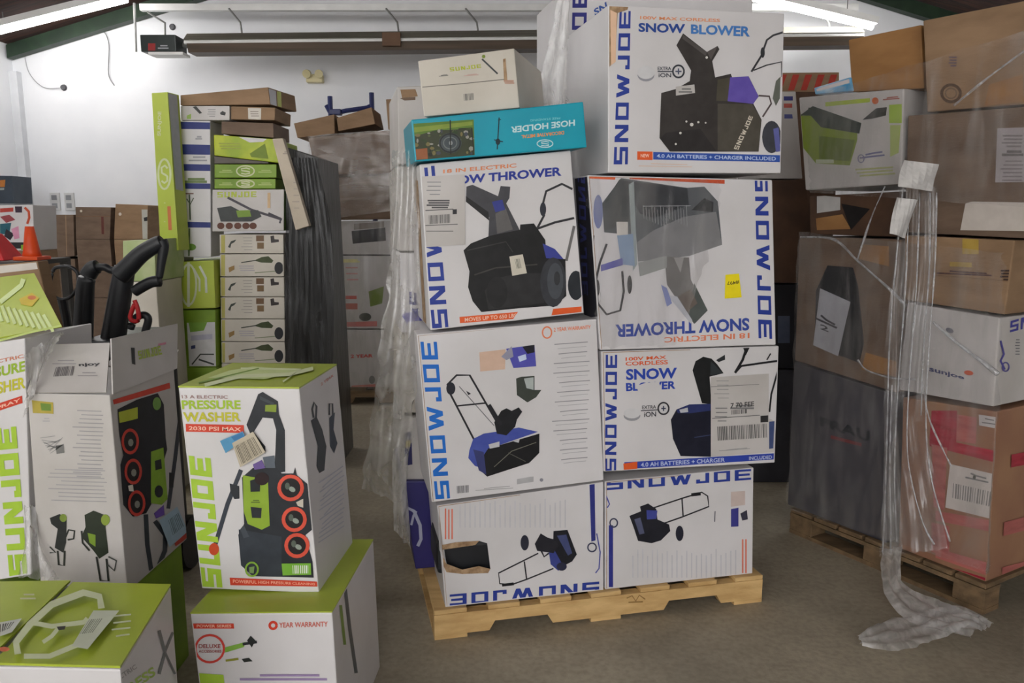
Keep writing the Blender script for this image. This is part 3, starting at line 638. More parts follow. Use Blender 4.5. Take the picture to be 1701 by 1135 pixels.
p = R3.pr('left', T(930, 270, 3.44)); p.poly(mat('shaded_end_face', (36, 36, 46)), (80, 20), (152, 40), (215, 880), (140, 890)).text((58, 66, 140), 'SNOWJOE', [(100, 30), (128, 760), (160, 760), (142, 40)], block=True).build('end_shade_print', R3.root, 'end face painted dark as shade, with blue lettering')  # near-black colour paints the shadow lying on this left face
# top right box
t = T(1040, 40, 4.54); t2 = T(880, 0, 3.698)
R4 = Box('snow_blower_box', 'big white snow blower carton on top of the right stack with crushed corner', PM, [(1010, 8), (1303, 22), (1297, 288), (1010, 287)], .47, WHITE, off=.01, group=G1)
p = R4.pr(tr=t2); p.text(BL, 'SNOWJOE', [(515, 1010), (552, 68), (620, 68), (602, 1010)], block=True).text((40, 74, 150), 'SNOW', [(668, 140), (955, 148), (952, 206), (668, 196)], bold=.035).text((70, 124, 190), 'BLOWER', [(990, 149), (1356, 162), (1352, 226), (990, 208)], bold=.035).text((230, 150, 104), '100V MAX CORDLESS', [(678, 98), (1170, 116), (1168, 136), (678, 118)]).poly((232, 206, 190), (678, 22), (880, 28), (880, 46), (678, 40)); p.build('lettering', R4.root)
p = R4.pr(tr=t)
p.oval((150, 150, 158), 150, 385, 64, 48).oval((204, 204, 206), 150, 365, 66, 50).text((70, 74, 84), 'EXTRA', [(238, 322), (340, 322), (340, 348), (238, 348)]).text((70, 74, 84), 'iON', [(245, 370), (340, 370), (340, 402), (245, 402)]).line((70, 74, 84), 8, (238, 358), (350, 358)).ring((54, 58, 66), 13, 395, 357, 42, 46).line((80, 86, 110), 10, (372, 357), (418, 357)).line((80, 86, 110), 10, (395, 334), (395, 380)).build('battery_badge', R4.root)
p = R4.pr(tr=t)
p.line((60, 60, 64), 15, (945, 360), (1020, 240), (1062, 120), (1110, 85), (1190, 60)).line((60, 60, 64), 10, (960, 350), (1060, 310), (1172, 285), (1175, 400)).oval((50, 52, 56), 1030, 215, 16, 40).line((90, 80, 80), 13, (1000, 540), (1080, 545), (1095, 600), (1030, 700)).poly((100, 104, 96), (1105, 560), (1130, 430), (1165, 395), (1160, 560), (1130, 618)).oval((64, 66, 74), 1098, 852, 72, 122).poly((96, 100, 162), (1110, 790), (1150, 780), (1165, 960), (1130, 965))
p.poly((58, 54, 52), (265, 520), (375, 490), (480, 430), (490, 350), (380, 160), (430, 70), (610, 210), (690, 165), (704, 190), (650, 280), (672, 402), (790, 375), (800, 402), (925, 395), (1000, 545), (960, 600), (1022, 722), (1000, 962), (330, 962), (252, 860)).poly((100, 84, 170), (785, 402), (922, 394), (1000, 545), (960, 602), (765, 582)).poly((78, 74, 62), (690, 420), (785, 402), (765, 582), (680, 580)).poly((80, 76, 68), (690, 600), (950, 604), (1020, 722), (998, 960), (690, 955)).poly((46, 43, 43), (300, 820), (560, 790), (680, 955), (330, 960), (258, 862))
p.poly((84, 80, 78), (430, 80), (610, 212), (600, 240), (425, 110)).poly((90, 84, 82), (612, 212), (690, 168), (640, 270)).text((214, 206, 190), 'SNOWJOE', [(812, 940), (930, 690), (958, 700), (846, 950)], block=True)
for a, b, c in ((495, 758, 14), (455, 735, 8), (545, 740, 9), (410, 822, 10), (600, 745, 7), (608, 252, 10), (375, 905, 8)): p.oval((214, 212, 206), a, b, c, c, 8); p.h -= p.step
p.build('printed_picture', R4.root, 'picture of a dark snow blower')
p = R4.pr(tr=t, base=.0035); p.poly(GREYW, (375, 472), (515, 456), (520, 520), (376, 540)).rows((110, 110, 110), 395, 490, 500, 512, 2, 10).build('sticker', R4.root, 'small white sticker')
p = R4.pr(tr=t); p.poly((48, 84, 168), (205, 965), (1172, 990), (1168, 1042), (205, 1022)).poly(INK_OR, (84, 960), (200, 962), (200, 1026), (84, 1024)).text((190, 206, 236), '4.0 AH BATTERIES + CHARGER INCLUDED', [(232, 980), (1130, 1002), (1130, 1030), (232, 1008)]).text((250, 210, 190), 'NEW', [(110, 980), (175, 980), (175, 1006), (110, 1006)]).rows((220, 190, 170), 90, 1052, 500, 1070, 2, 5, dy=8).build('printed_band', R4.root)
p = R4.pr(tr=t2, base=.002); p.poly(TORN, (482, 40), (500, 15), (560, 8), (612, 20), (600, 60), (540, 80), (532, 230), (525, 350), (505, 395), (480, 420)).poly((226, 190, 160), (494, 60), (535, 80), (528, 380), (500, 400)).build('torn_corner', R4.root, 'crushed corner with bare torn cardboard')
# teal box and white box on the left stack
t = T(660, 60, 4.729)
L4 = Box('hose_holder_box', 'long teal hose holder box lying upside down on the left stack', PM, [(683, 199), (969, 169), (975, 245), (689, 269)], .28, TEAL, off=.03, group=G1)
p = L4.pr(tr=t); p.text((196, 226, 230), 'HOSE HOLDER', [(1395, 705), (892, 762), (892, 712), (1395, 655)], bold=.03).text((232, 150, 80), 'DECORATIVE METAL', [(1310, 772), (975, 805), (975, 778), (1310, 745)], bold=.03).text((120, 206, 214), 'FREE STANDING', [(1280, 652), (1045, 672), (1045, 655), (1280, 635)])
s_logo(p, (190, 226, 230), 1160, 845, 62, 30, 8); p.build('lettering', L4.root, 'upside down white and orange lettering')
p = L4.pr(tr=t); p.poly((92, 124, 44), (108, 690), (600, 655), (608, 935), (145, 975)).poly((60, 66, 46), (125, 790), (300, 740), (590, 730), (606, 935), (145, 975)).poly((130, 150, 60), (110, 720), (590, 670), (590, 700), (115, 760)).poly((150, 92, 56), (135, 890), (235, 880), (240, 965), (142, 972))
rn = random.Random(4)
for k in range(46):
    x, y = rn.uniform(140, 595), rn.uniform(730, 930); p.oval(rn.choice([(40, 46, 36), (84, 96, 60), (120, 112, 70), (150, 150, 140), (52, 70, 40), (70, 74, 84)]), x, y + (300 - x) * .04 + 10, rn.uniform(5, 22), rn.uniform(5, 20), 7); p.h -= p.step * .6
p.oval((72, 80, 84), 415, 840, 90, 80).ring((40, 46, 44), 12, 415, 840, 80, 72).ring((110, 118, 116), 8, 415, 840, 52, 46).oval((150, 154, 156), 420, 840, 14, 18).line((36, 40, 36), 9, (415, 660), (420, 930)).line((40, 40, 36), 9, (480, 730), (585, 722), (600, 900)).build('printed_picture', L4.root, 'garden picture of a coiled hose')
p = L4.pr(tr=t); p.line((24, 52, 60), 9, (800, 640), (785, 890)).line((24, 52, 60), 6, (790, 660), (815, 655)).oval((24, 52, 60), 790, 830, 18, 26).line((24, 52, 60), 8, (760, 815), (830, 830)).build('inset_picture', L4.root)
L5 = Box('white_tool_box', 'plain off white tool box with small lime brand on top of the teal box', PM, [(694, 101), (854, 80), (863, 179), (704, 194)], .42, CREAM, off=.0, dvec=(.10, .40, 0), group=G1)
p = L5.pr(tr=t); p.text((176, 186, 60), 'SUNJOE', [(410, 248), (655, 220), (660, 248), (415, 278)], block=True, th=.3).line((70, 74, 76), 13, (665, 180), (788, 296)).oval((120, 140, 50), 678, 160, 14, 14).rows((120, 120, 116), 325, 310, 400, 316, 2, 5, dy=-8).rows((206, 160, 150), 520, 305, 640, 312, 2, 3, dy=-8).build('lettering', L5.root, 'small lime brand')
p = L5.pr(tr=t); p.line((120, 116, 108), 6, (185, 402), (500, 375), (840, 340)).build('lid_seam', L5.root)
p = L5.pr(tr=t); p.bars((100, 100, 98), [(520, 455), (600, 448), (602, 500), (524, 508)], 8).build('barcode_label', L5.root)
p = L5.pr(tr=t); p.poly(TORN, (830, 180), (850, 175), (865, 350), (838, 352)).rows((190, 150, 130), 830, 350, 920, 370, 3, 8).build('worn_patch', L5.root)
# back rows of the same pallet (their left ends and one tall front show)
BR = Box('snow_blower_box', 'white carton behind the top right one with blue brand up its edge', PM, [(942, -25), (1250, -25), (1250, 240), (941, 240)], .46, WHITE, off=-.50, group=G1)
t = T(880, 0, 3.783)
p = BR.pr(tr=t); p.text((48, 50, 128), 'SNOWJOE', [(250, 900), (270, -60), (362, -60), (338, 900)], block=True).line((150, 60, 110), 6, (240, -40), (232, 640)).text((60, 90, 160), 'SN', [(400, 60), (480, 10), (490, 60), (410, 100)], bold=.03).build('lettering', BR.root)
back = [  # left-hand back column, bottom to top
 ('navy ended carton with white swirl emblem low on the pallet side', [(670, 800), (770, 800), (770, 925), (690, 921)], NAVY, -.34),
 ('white carton with dark blue printed patch above the navy ended one', [(669, 694), (770, 694), (770, 797), (672, 797)], GREYW, -.36),
 ('plain greyish carton behind the loose film on the left stack side', [(668, 556), (770, 556), (770, 686), (668, 686)], CREAM, -.40),
 ('white carton with violet corner and a blue letter behind the thrower box', [(664, 420), (770, 420), (770, 553), (667, 553)], WHITE, -.42),
 ('greyish white carton beside the thrower box under the film', [(660, 276), (770, 276), (770, 417), (663, 417)], GREYW, -.44),
 ('grey white carton with kraft patch beside the teal box', [(660, 144), (770, 140), (770, 273), (662, 273)], GREYW, -.50)]
BK = []
for lb_, q, m_, off in back:
    BK.append(Box('snow_thrower_box', lb_, PM, q, .44, m_, off=off, group=G1, zfix=.1085 if not BK else None))
p = BK[0].pr(tr=T(590, 640, 2.579), base=.0015); p.line((176, 178, 200), 14, (212, 550), (228, 528), (252, 540), (278, 600), (282, 660), (268, 690)).line((176, 178, 200), 10, (240, 600), (250, 560), (262, 540)).build('emblem', BK[0].root, 'white swirl emblem')
p = BK[1].pr(tr=T(590, 640, 2.579), base=.0015); p.poly((40, 40, 92), (200, 205), (240, 200), (245, 340), (215, 345), (198, 300)).poly((180, 166, 90), (216, 238), (236, 236), (236, 264), (216, 266)).build('printed_patch', BK[1].root)
p = BK[3].pr(tr=T(560, 380, 3.544), base=.0015); p.text((44, 46, 120), 'E', [(425, 450), (425, 372), (496, 372), (496, 450)], block=True).poly((92, 88, 176), (375, 505), (440, 490), (520, 520), (530, 590), (440, 600)).poly((60, 60, 140), (440, 470), (500, 470), (505, 510), (450, 520)).build('lettering', BK[3].root)
p = BK[5].pr(base=.0015); p.poly(KRAFT, (665, 149), (690, 148), (694, 160), (668, 163)).poly(KRAFTD, (664, 163), (690, 161), (690, 166), (672, 167)).build('kraft_patch', BK[5].root)
for b_ in (L1, L2, R1, R2, R3):                # worn bare edges
    p = b_.pr(base=.0016); q = [px_of(v) for v in b_.c[:4]]
    p.line(TORN, 3.2, (q[0][0] + 1.5, q[0][1]), (q[3][0] + 1.5, q[3][1])).line(TORN, 2.2, (q[0][0], q[0][1] + 1.5), (q[0][0] * .5 + q[1][0] * .5, q[0][1] * .5 + q[1][1] * .5 + 1.2))
    p.build('worn_edge', b_.root, 'thin worn cardboard edge')
for yt, yb_, zf, lb_ in ((243, 478, None, 'carton in the shade directly under the rear top snow blower box'), (483, 686, None, 'middle carton in the shade of the rear right column'), (692, 900, .1085, 'lowest carton of the rear right column on the pine pallet')):
    Box('snow_thrower_box', lb_, PM, [(1000, yt), (1225, yt), (1222, yb_), (1003, yb_)], .44, GREYW, off=-.51, group=G1, zfix=zf)
# film on this stack
def pm(px, py, off): return hit((px, py), shift(PM, off))
film('loose_stretch_film', 'torn clear stretch film hanging loose down the left side of the snow boxes', [pm(652, 250, -.12), pm(648, 420, -.14), pm(632, 560, -.15), pm(616, 700, -.17), pm(601, 812, -.18)], [pm(692, 250, -.10), pm(696, 420, -.10), pm(694, 580, -.11), pm(684, 720, -.13), pm(668, 835, -.15)], FILML, 16, 60, .016, 2.2, 3, .25)
film('film_strand', 'narrow bunched film strand beside the navy ended carton', [pm(660, 560, -.24), pm(652, 700, -.25), pm(655, 880, -.26)], [pm(682, 560, -.22), pm(672, 700, -.24), pm(682, 912, -.24)], FILMD, 8, 40, .010, 1.6, 8, .2)
film('torn_stretch_film', 'ragged torn film clinging to the side of the top snow boxes', [pm(932, -15, -.40), pm(908, 90, -.42), pm(893, 150, -.42), pm(900, 176, -.42)], [pm(950, -15, -.34), pm(945, 60, -.34), pm(940, 130, -.34), pm(942, 172, -.34)], FILMD, 10, 30, .014, 1.8, 5, .35)
film('side_stretch_film', 'cloudy film stretched between the two top snow blower boxes', [pm(968, 60, -.30), pm(966, 150, -.30), pm(972, 268, -.26)], [pm(1008, 14, -.02), pm(1008, 150, -.02), pm(1006, 280, -.02)], FILM, 12, 36, .008, 1.5, 9, .1)
film('front_stretch_film', 'thin creased film over the upside down carton with yellow sticker', [pm(974, 294, .016), pm(986, 440, .016), pm(998, 578, .016)], [pm(1200, 300, .016), pm(1170, 440, .016), pm(1120, 574, .016)], FILMT, 24, 36, .003, 4, 12, .15)
# ------------------------------------------------------------------ wrapped pallet on the right
RA, RB = at_z(1311, 884, 0), at_z(1633, 1022, 0)
ryaw = math.degrees(math.atan2(RB.y - RA.y, RB.x - RA.x)); RL = (RB - RA).length
pallet('worn pallet under the film wrapped brown cartons', RA.x, RA.y, ryaw, RL, 1.05, WOODG, 7, blocks=True, H=.118)
PR = fplane(RA.x, RA.y, ryaw)
G2 = 'cartons on the film wrapped pallet'
def rbox(name, label, q, m, depth=.5, off=-.02, zfix=None): return Box(name, label, PR, q, depth, m, off=off, group=G2, zfix=zfix, bev=.006)
D1 = rbox('shrouded_carton', 'dark grey film shrouded carton at the bottom of the wrapped pallet', [(1319, 602), (1488, 656), (1470, 930), (1307, 855)], DARKW, .5, zfix=.1185)
t = T(1290, 360, 2.837)
p = D1.pr(tr=t); p.text((44, 44, 52), 'FRAU', [(205, 945), (440, 1010), (440, 1065), (205, 985)], bold=.04).poly((120, 54, 58), (255, 1030), (400, 1068), (400, 1084), (255, 1046)).build('lettering', D1.root)
D2 = rbox('brown_carton', 'brown carton with a dark plastic pouch and paper on its side', [(1328, 393), (1497, 398), (1489, 653), (1320, 599)], KRAFTD, .5)
p = D2.pr(tr=t, base=.004); p.poly(PLASTIC, (240, 230), (360, 240), (385, 330), (412, 600), (390, 690), (180, 610), (185, 350)); p.build('plastic_pouch', D2.root, 'dark plastic pouch')
p = D2.pr(tr=t, base=.006); p.poly((172, 172, 178), (205, 338), (348, 402), (290, 658), (172, 606)).rows((60, 60, 64), 185, 465, 285, 480, 2, 9, dy=45).text((70, 70, 74), '2', [(205, 505), (245, 520), (245, 545), (205, 530)]).build('paper', D2.root, 'pale paper sheet in the pouch')
p = D2.pr(tr=t, base=.002); p.poly(KRAFTO, (400, 130), (530, 140), (530, 235), (390, 200)).poly(KRAFTO, (420, 640), (590, 690), (590, 760), (400, 720)).build('bare_patch', D2.root)
D3 = rbox('brown_carton', 'low open brown carton in the shade under the green bag box', [(1344, 326), (1498, 318), (1494, 394), (1346, 389)], KRAFTB, .42, off=-.07)
t6 = T(1290, 0, 2.837)
p = D3.pr(tr=t6, base=.002); p.poly((186, 184, 182), (190, 920), (300, 930), (300, 990), (190, 1005)).poly(KRAFTO, (185, 1030), (310, 1010), (350, 1080), (190, 1085)).poly((30, 28, 28), (305, 960), (440, 985), (350, 1085)).build('white_paper', D3.root)
D4 = rbox('green_bag_box', 'white box printed with a green rolling bag under film', [(1327, 162), (1502, 147), (1497, 306), (1338, 316)], GREYW, .45)
p = D4.pr(tr=t6); p.poly((128, 146, 52), (115, 540), (180, 510), (380, 620), (380, 660), (345, 780), (185, 770), (120, 690)).poly((62, 70, 66), (110, 545), (170, 500), (400, 580), (390, 630), (210, 600), (160, 545)).poly((100, 116, 48), (200, 640), (370, 660), (345, 760), (200, 750)).poly((180, 186, 160), (185, 752), (270, 752), (270, 770), (185, 770)).line((60, 68, 60), 8, (150, 510), (380, 590)).build('printed_picture', D4.root, 'picture of a green rolling bag')
p = D4.pr(tr=t6); p.poly((170, 190, 70), (230, 482), (440, 462), (440, 482), (230, 502)).oval((200, 100, 50), 465, 475, 16, 16).rows((170, 110, 100), 500, 462, 580, 470, 2, 6, dy=-6).poly((40, 42, 44), (405, 565), (440, 535), (470, 510), (520, 505), (515, 545), (450, 560)).poly((160, 186, 80), (530, 495), (590, 490), (590, 580), (530, 580)).poly((170, 184, 110), (535, 590), (585, 590), (575, 720), (535, 740)).rows((120, 120, 150), 390, 730, 510, 745, 2, 8, dy=-14).ring((120, 120, 150), 5, 398, 748, 14, 18).rows((176, 180, 130), 360, 800, 560, 830, 3, 8, dy=-12).build('small_print', D4.root)
D5 = rbox('brown_carton', 'orange brown carton on top beside the larger tape crossed carton', [(1409, 66), (1530, 41), (1535, 147), (1415, 153)], KRAFTO, .55, off=-.06)
D5.c  # noqa
D6 = rbox('brown_carton', 'big brown top carton with a round stamp and creased film', [(1533, 34), (1738, -6), (1742, 170), (1540, 186)], KRAFT, .6, off=-.01)
p = D6.pr(tr=t6, base=.002); p.ring((96, 76, 60), 14, 822, 440, 44, 40).ring((120, 98, 78), 6, 822, 440, 26, 24).rows((110, 92, 100), 810, 270, 850, 310, 4, 7).poly(KRAFTO, (1000, 400), (1160, 350), (1166, 480), (980, 500)).build('round_stamp', D6.root)
D7 = rbox('brown_carton', 'brown carton with pasted delivery note below the big top carton', [(1508, 192), (1742, 174), (1716, 397), (1502, 386)], KRAFTD, .55, off=-.015)
p = D7.pr(tr=t6, base=.002); p.poly((164, 156, 158), (1040, 605), (1190, 600), (1190, 858), (1030, 860)).rows((120, 112, 114), 1060, 640, 1160, 690, 4, 8).rows((100, 92, 94), 1060, 715, 1165, 730, 2, 12).rows((130, 122, 124), 1055, 760, 1165, 850, 6, 7).build('delivery_note', D7.root, 'grey white delivery note')
p = D7.pr(tr=t6, base=.003); p.poly((196, 188, 180), (890, 960), (920, 950), (1190, 955), (1190, 1090), (866, 1085), (880, 1010)).build('paper', D7.root, 'large white paper')
D8 = rbox('brown_carton', 'tan carton with printed line of text and yellow tape above the white box', [(1503, 391), (1686, 399), (1669, 523), (1500, 498)], KRAFT, .55)
t7 = T(1400, 380, 3.548)
p = D8.pr(tr=t7, base=.002); p.poly((176, 148, 70), (705, 15), (800, 25), (800, 150), (705, 150)).poly((176, 146, 60), (630, 195), (760, 200), (760, 228), (630, 222)).rows((90, 64, 60), 550, 250, 880, 262, 2, 9, dy=14).rows((70, 54, 48), 925, 248, 1015, 300, 4, 11).line((120, 94, 70), 4, (550, 275), (1000, 310)).build('lettering', D8.root)
D9 = rbox('white_carton', 'white box under film with a slanted blue logo above the red banded box', [(1507, 503), (1661, 528), (1650, 676), (1494, 648)], GREYW, .55)
p = D9.pr(tr=t7, base=.002); p.text((64, 70, 110), 'sunjoe', [(510, 810), (715, 870), (715, 895), (510, 850)], bold=.03).oval((200, 90, 60), 742, 850, 28, 14, rot=10).oval((110, 110, 120), 630, 600, 24, 14, rot=25).rows((196, 190, 188), 640, 780, 760, 800, 2, 6, dy=20).build('logo', D9.root)
p = D9.pr('right', t7, base=.002); p.text((62, 62, 150), 'SNOW', [(925, 620), (1150, 640), (1150, 560), (925, 545)][0:0] or [(990, 545), (1240, 470), (1240, 545), (985, 612)], block=True).line((80, 76, 150), 12, (930, 660), (950, 740), (930, 780), (955, 830)).rows((110, 110, 116), 1015, 655, 1045, 740, 6, 6).ring((90, 86, 150), 8, 960, 815, 20, 26).build('lettering', D9.root, 'blue lettering')
D10 = rbox('red_banded_carton', 'tan carton wrapped in red film bands with white barcode label', [(1500, 660), (1656, 684), (1638, 965), (1492, 915)], REDBOX, .55, zfix=.1185)
t8 = T(1440, 640, 3.069)
REDF = mat('red_film_band', (176, 56, 72), (150, 44, 58), rough=.25, scale=10, stretch=(1, 1, 6))
PINK = mat('pink_film_band', (182, 106, 100), (160, 88, 84), rough=.3, scale=8, stretch=(1, 1, 6))
for k, (f, q, m_) in enumerate((('front', [(330, 130), (460, 130), (455, 300), (320, 270)], REDF), ('front', [(320, 262), (720, 350), (715, 410), (320, 310)], REDF), ('front', [(330, 300), (410, 320), (395, 640), (340, 620)], PINK), ('front', [(350, 640), (690, 700), (690, 760), (350, 690)], PINK), ('front', [(350, 830), (665, 920), (665, 990), (350, 880)], PINK), ('front', [(690, 150), (745, 165), (740, 220), (680, 215)], REDF), ('front', [(460, 150), (560, 165), (555, 300), (455, 285)], PINK), ('front', [(330, 700), (420, 720), (420, 880), (330, 850)], PINK), ('front', [(690, 410), (720, 416), (700, 940), (672, 930)], PINK), ('front', [(350, 905), (660, 1000), (660, 1040), (350, 940)], REDF),
        ('right', [(738, 355), (1000, 300), (1000, 370), (735, 420)], REDF), ('right', [(700, 700), (1000, 620), (1000, 690), (695, 770)], PINK), ('right', [(690, 930), (1000, 850), (1000, 880), (690, 970)], PINK))):
    p = D10.pr(f, t8, base=.0025 + k * .0002); p.poly(m_, *q); p.build('red_band', D10.root)
p = D10.pr(tr=t8, base=.006); p.poly((204, 196, 190), (424, 402), (682, 462), (664, 690), (400, 624)).bars((130, 128, 126), [(440, 500), (640, 545), (630, 620), (436, 575)], 16).rows((120, 120, 120), 500, 450, 620, 470, 2, 8, dy=26).oval((60, 70, 60), 548, 470, 8, 10).build('barcode_label', D10.root, 'white barcode label')
p = D10.pr(tr=t8, base=.006); p.poly((196, 190, 188), (570, 150), (668, 165), (664, 222), (572, 205)).rows((130, 126, 126), 585, 170, 655, 190, 2, 6, dy=10).build('sticker', D10.root)
# things on the top and behind
p1 = hit((1330, 150), shift(PR, -.3))
YS = 5.6
plain_z = at_y(1340, 156, 5.6).z
SB = Box('striped_board', 'brown board with red slanted stripes behind the wrapped pallet', fplane(0, YS, 0), [(1285, 121), (1394, 120), (1394, 154), (1285, 156)], .04, KRAFT, cat='board')
p = SB.pr(base=.001)
for k in range(5):
    x = 1288 + k * 21; p.poly((178, 58, 44), (x + 8, 124), (x + 19, 124), (x + 10, 150), (x, 150)); p.h -= p.step
p.build('red_stripe', SB.root)
TP = Box('blue_pack', 'small blue and white plastic pack lying on the green bag box', PR, [(1352, 146), (1412, 128), (1416, 151), (1354, 157)], .06, mat('bright_blue_wrap', (52, 150, 200), (190, 206, 216), rough=.3, scale=9), off=-.05, cat='package', group=G2)
p = TP.pr(); p.poly((214, 206, 206), (1356, 148), (1411, 131), (1411, 138), (1357, 152)).build('white_label', TP.root)
# dark stack between the two pallets
PB = fplane(0, 4.15, 0); G3 = 'cartons in the dark gap between the pallets'
def column(plane, specs, x0, x1, depth, group, **kw):
    out = []
    for nm, lb_, yt, yb, m_ in specs:
        out.append(Box(nm, lb_, plane, [(x0, yt), (x1, yt), (x1, yb), (x0, yb)], depth, m_, group=group, **kw))
    return out
S1 = Box('white_carton', 'pale carton with small blue and red print beside the green bag box', PB, [(1255, 152), (1322, 152), (1333, 297), (1262, 297)], .4, GREYW, off=-.02, group=G3)
p = S1.pr(base=.001); p.poly((50, 54, 120), (1302, 160), (1317, 160), (1317, 167), (1302, 167)).poly((180, 90, 80), (1302, 172), (1316, 172), (1316, 179), (1302, 179)).poly((90, 96, 150), (1303, 190), (1316, 190), (1317, 197), (1303, 197)).build('printed_patch', S1.root)
S2 = Box('brown_carton', 'dark brown carton standing in the gap behind the snow boxes', PB, [(1240, 299), (1340, 299), (1352, 470), (1240, 470)], .45, KRAFTB, group=G3)
S3 = Box('black_crate', 'black wrapped crate in the dark gap below the brown carton', PB, [(1240, 473), (1345, 473), (1345, 612), (1240, 612)], .45, mat('near_black_wrap', (40, 40, 46), (28, 28, 34), rough=.4), group=G3)
p = S3.pr(base=.001); p.poly((88, 96, 116), (1292, 525), (1312, 525), (1312, 570), (1292, 570)).build('printed_patch', S3.root)
S4 = Box('black_crate', 'lowest dark wrapped crate in the gap, resting on the floor', PB, [(1240, 615), (1338, 615), (1330, 870), (1240, 870)], .45, mat('dark_grey_wrap', (62, 62, 68), (46, 46, 52), rough=.45), zfix=.001, group=G3)
# ------------------------------------------------------------------ stretch film of the wrapped pallet
def pr_(px, py, off=.03): return hit((px, py), shift(PR, off))
PF1 = film('pallet_stretch_film', 'clear creased stretch film wrapped around the lower brown and grey cartons', [pr_(1326, 385), pr_(1318, 600), pr_(1306, 845)], [pr_(1668, 420), pr_(1662, 600), pr_(1640, 950)], FILMT, 40, 60, .006, 7, 21, .04)
PF2 = film('upper_stretch_film', 'thin film stretched over the green bag box and upper brown cartons', [pr_(1330, 165), pr_(1340, 250), pr_(1345, 320)], [pr_(1738, 40), pr_(1735, 200), pr_(1715, 345)], FILMT, 40, 40, .006, 6, 24, .05)
film('clear_film', 'glossy film over the carton corner', [pr_(1654, 690, -.012), pr_(1648, 800, -.012), pr_(1639, 955, -.012)], [pr_(1654, 690, -.012) + Vector((.34, .29, .0)), pr_(1648, 800, -.012) + Vector((.34, .29, 0)), pr_(1639, 955, -.012) + Vector((.34, .29, 0))], FILM, 16, 40, .004, 3, 27, .05, parent=D10.root)
HR = film('hanging_film_rope', 'long bunched film ropes hanging from the papers down to the floor', [pr_(1497, 300, .10), pr_(1487, 420, .11), pr_(1472, 560, .12), pr_(1468, 700, .12), pr_(1466, 840, .13), pr_(1462, 925, .15)], [pr_(1552, 300, .08), pr_(1552, 420, .08), pr_(1540, 560, .08), pr_(1538, 700, .08), pr_(1560, 840, .07), pr_(1574, 912, .06)], FILMT, 30, 90, .012, 4.4, 31, .06)
film('film_rope', 'pale twisted film strand hanging beside the taped papers', [pr_(1535, 310, .14), pr_(1536, 420, .14), pr_(1526, 560, .14), pr_(1520, 700, .13)], [pr_(1557, 310, .12), pr_(1554, 420, .12), pr_(1542, 560, .12), pr_(1532, 700, .11)], FILM, 8, 60, .012, 1.5, 33, .1)
film('film_rope', 'thin twisted film strand at the dark edge of the wrapped pallet', [pr_(1480, 480, .15), pr_(1472, 640, .16), pr_(1467, 800, .16), pr_(1462, 925, .17)], [pr_(1492, 480, .13), pr_(1490, 640, .14), pr_(1496, 800, .14), pr_(1500, 915, .15)], FILM, 8, 60, .012, 1.5, 36, .1)
def crease(pts, par, rr=.006, m=FILMB):
    P = curve_pts(pts, 8); rr_ = [rr * (.5 + .9 * abs(noise.noise(q * 9))) for q in P]
    return make('film_crease_glint', *tube(P, rr_, 6), m, None, par, smooth=True)
crease([pr_(1330, 394, .035), pr_(1385, 398, .035), pr_(1425, 434, .04), pr_(1475, 478, .04), pr_(1505, 508, .04)], PF1)
crease([pr_(1550, 535, .04), pr_(1590, 570, .04), pr_(1630, 600, .04), pr_(1658, 622, .035)], PF1, .010)
crease([pr_(1470, 310, .06), pr_(1448, 360, .05), pr_(1424, 432, .04)], PF1, .004)
crease([pr_(1425, 598, .04), pr_(1440, 615, .04), pr_(1480, 628, .04), pr_(1520, 630, .04)], PF1, .005)
crease([pr_(1585, 175, .03), pr_(1640, 130, .03), pr_(1701, 85, .03)], PF2, .005)
crease([pr_(1580, 775, .05), pr_(1545, 700, .05), pr_(1535, 650, .05)], PF1, .004)
for k, pts_ in enumerate(([(1500, 312), (1490, 420), (1478, 560), (1474, 700), (1470, 840), (1466, 920)], [(1510, 330), (1504, 480), (1492, 640), (1486, 780), (1490, 900)], [(1528, 320), (1522, 480), (1510, 640), (1508, 760), (1530, 860), (1552, 905)],
        [(1545, 320), (1544, 440), (1534, 580), (1530, 690)], [(1556, 320), (1553, 440), (1543, 580), (1538, 700), (1548, 800), (1578, 900)], [(1482, 640), (1478, 760), (1480, 880), (1478, 925)])):
    crease([pr_(a, b, .125 - .004 * k) for a, b in pts_], HR, .0034)  # bright strands added as highlight lines on the hanging film
# papers caught in the film
def sheet(label, q, off, m, name='taped_paper', bend=.012):
    Lp = [pr_(*q[0], off), pr_(*q[3], off + bend)]; Rp = [pr_(*q[1], off), pr_(*q[2], off + bend)]
    n_ = PR[1]; c = [Lp[0], Rp[0], Rp[1], Lp[1]]
    V, Fc = [], []
    for j in range(7):
        for i in range(7):
            a = c[0].lerp(c[3], j / 6).lerp(c[1].lerp(c[2], j / 6), i / 6); V.append(a + n_ * (.008 * math.sin(i * .9 + j * .5)))
    k = len(V); V += [v - n_ * .0015 for v in V[:k]]
    for j in range(6):
        for i in range(6):
            q_ = j * 7 + i; Fc += [(q_, q_ + 7, q_ + 8, q_ + 1), (q_ + k, q_ + 1 + k, q_ + 8 + k, q_ + 7 + k)]
    return tag(make(name, V, Fc, m, None, None, c[3]), label, 'paper')
PAPER = mat('white_label_paper', (206, 204, 202), (190, 188, 186), rough=.6, scale=30)
sheet('curled white label paper hanging in the film, upper of two', [(1502, 266), (1558, 273), (1550, 318), (1492, 310)], .15, PAPER)
sheet('narrow white paper slip below the curled label', [(1490, 328), (1522, 332), (1505, 396), (1478, 388)], .15, PAPER)
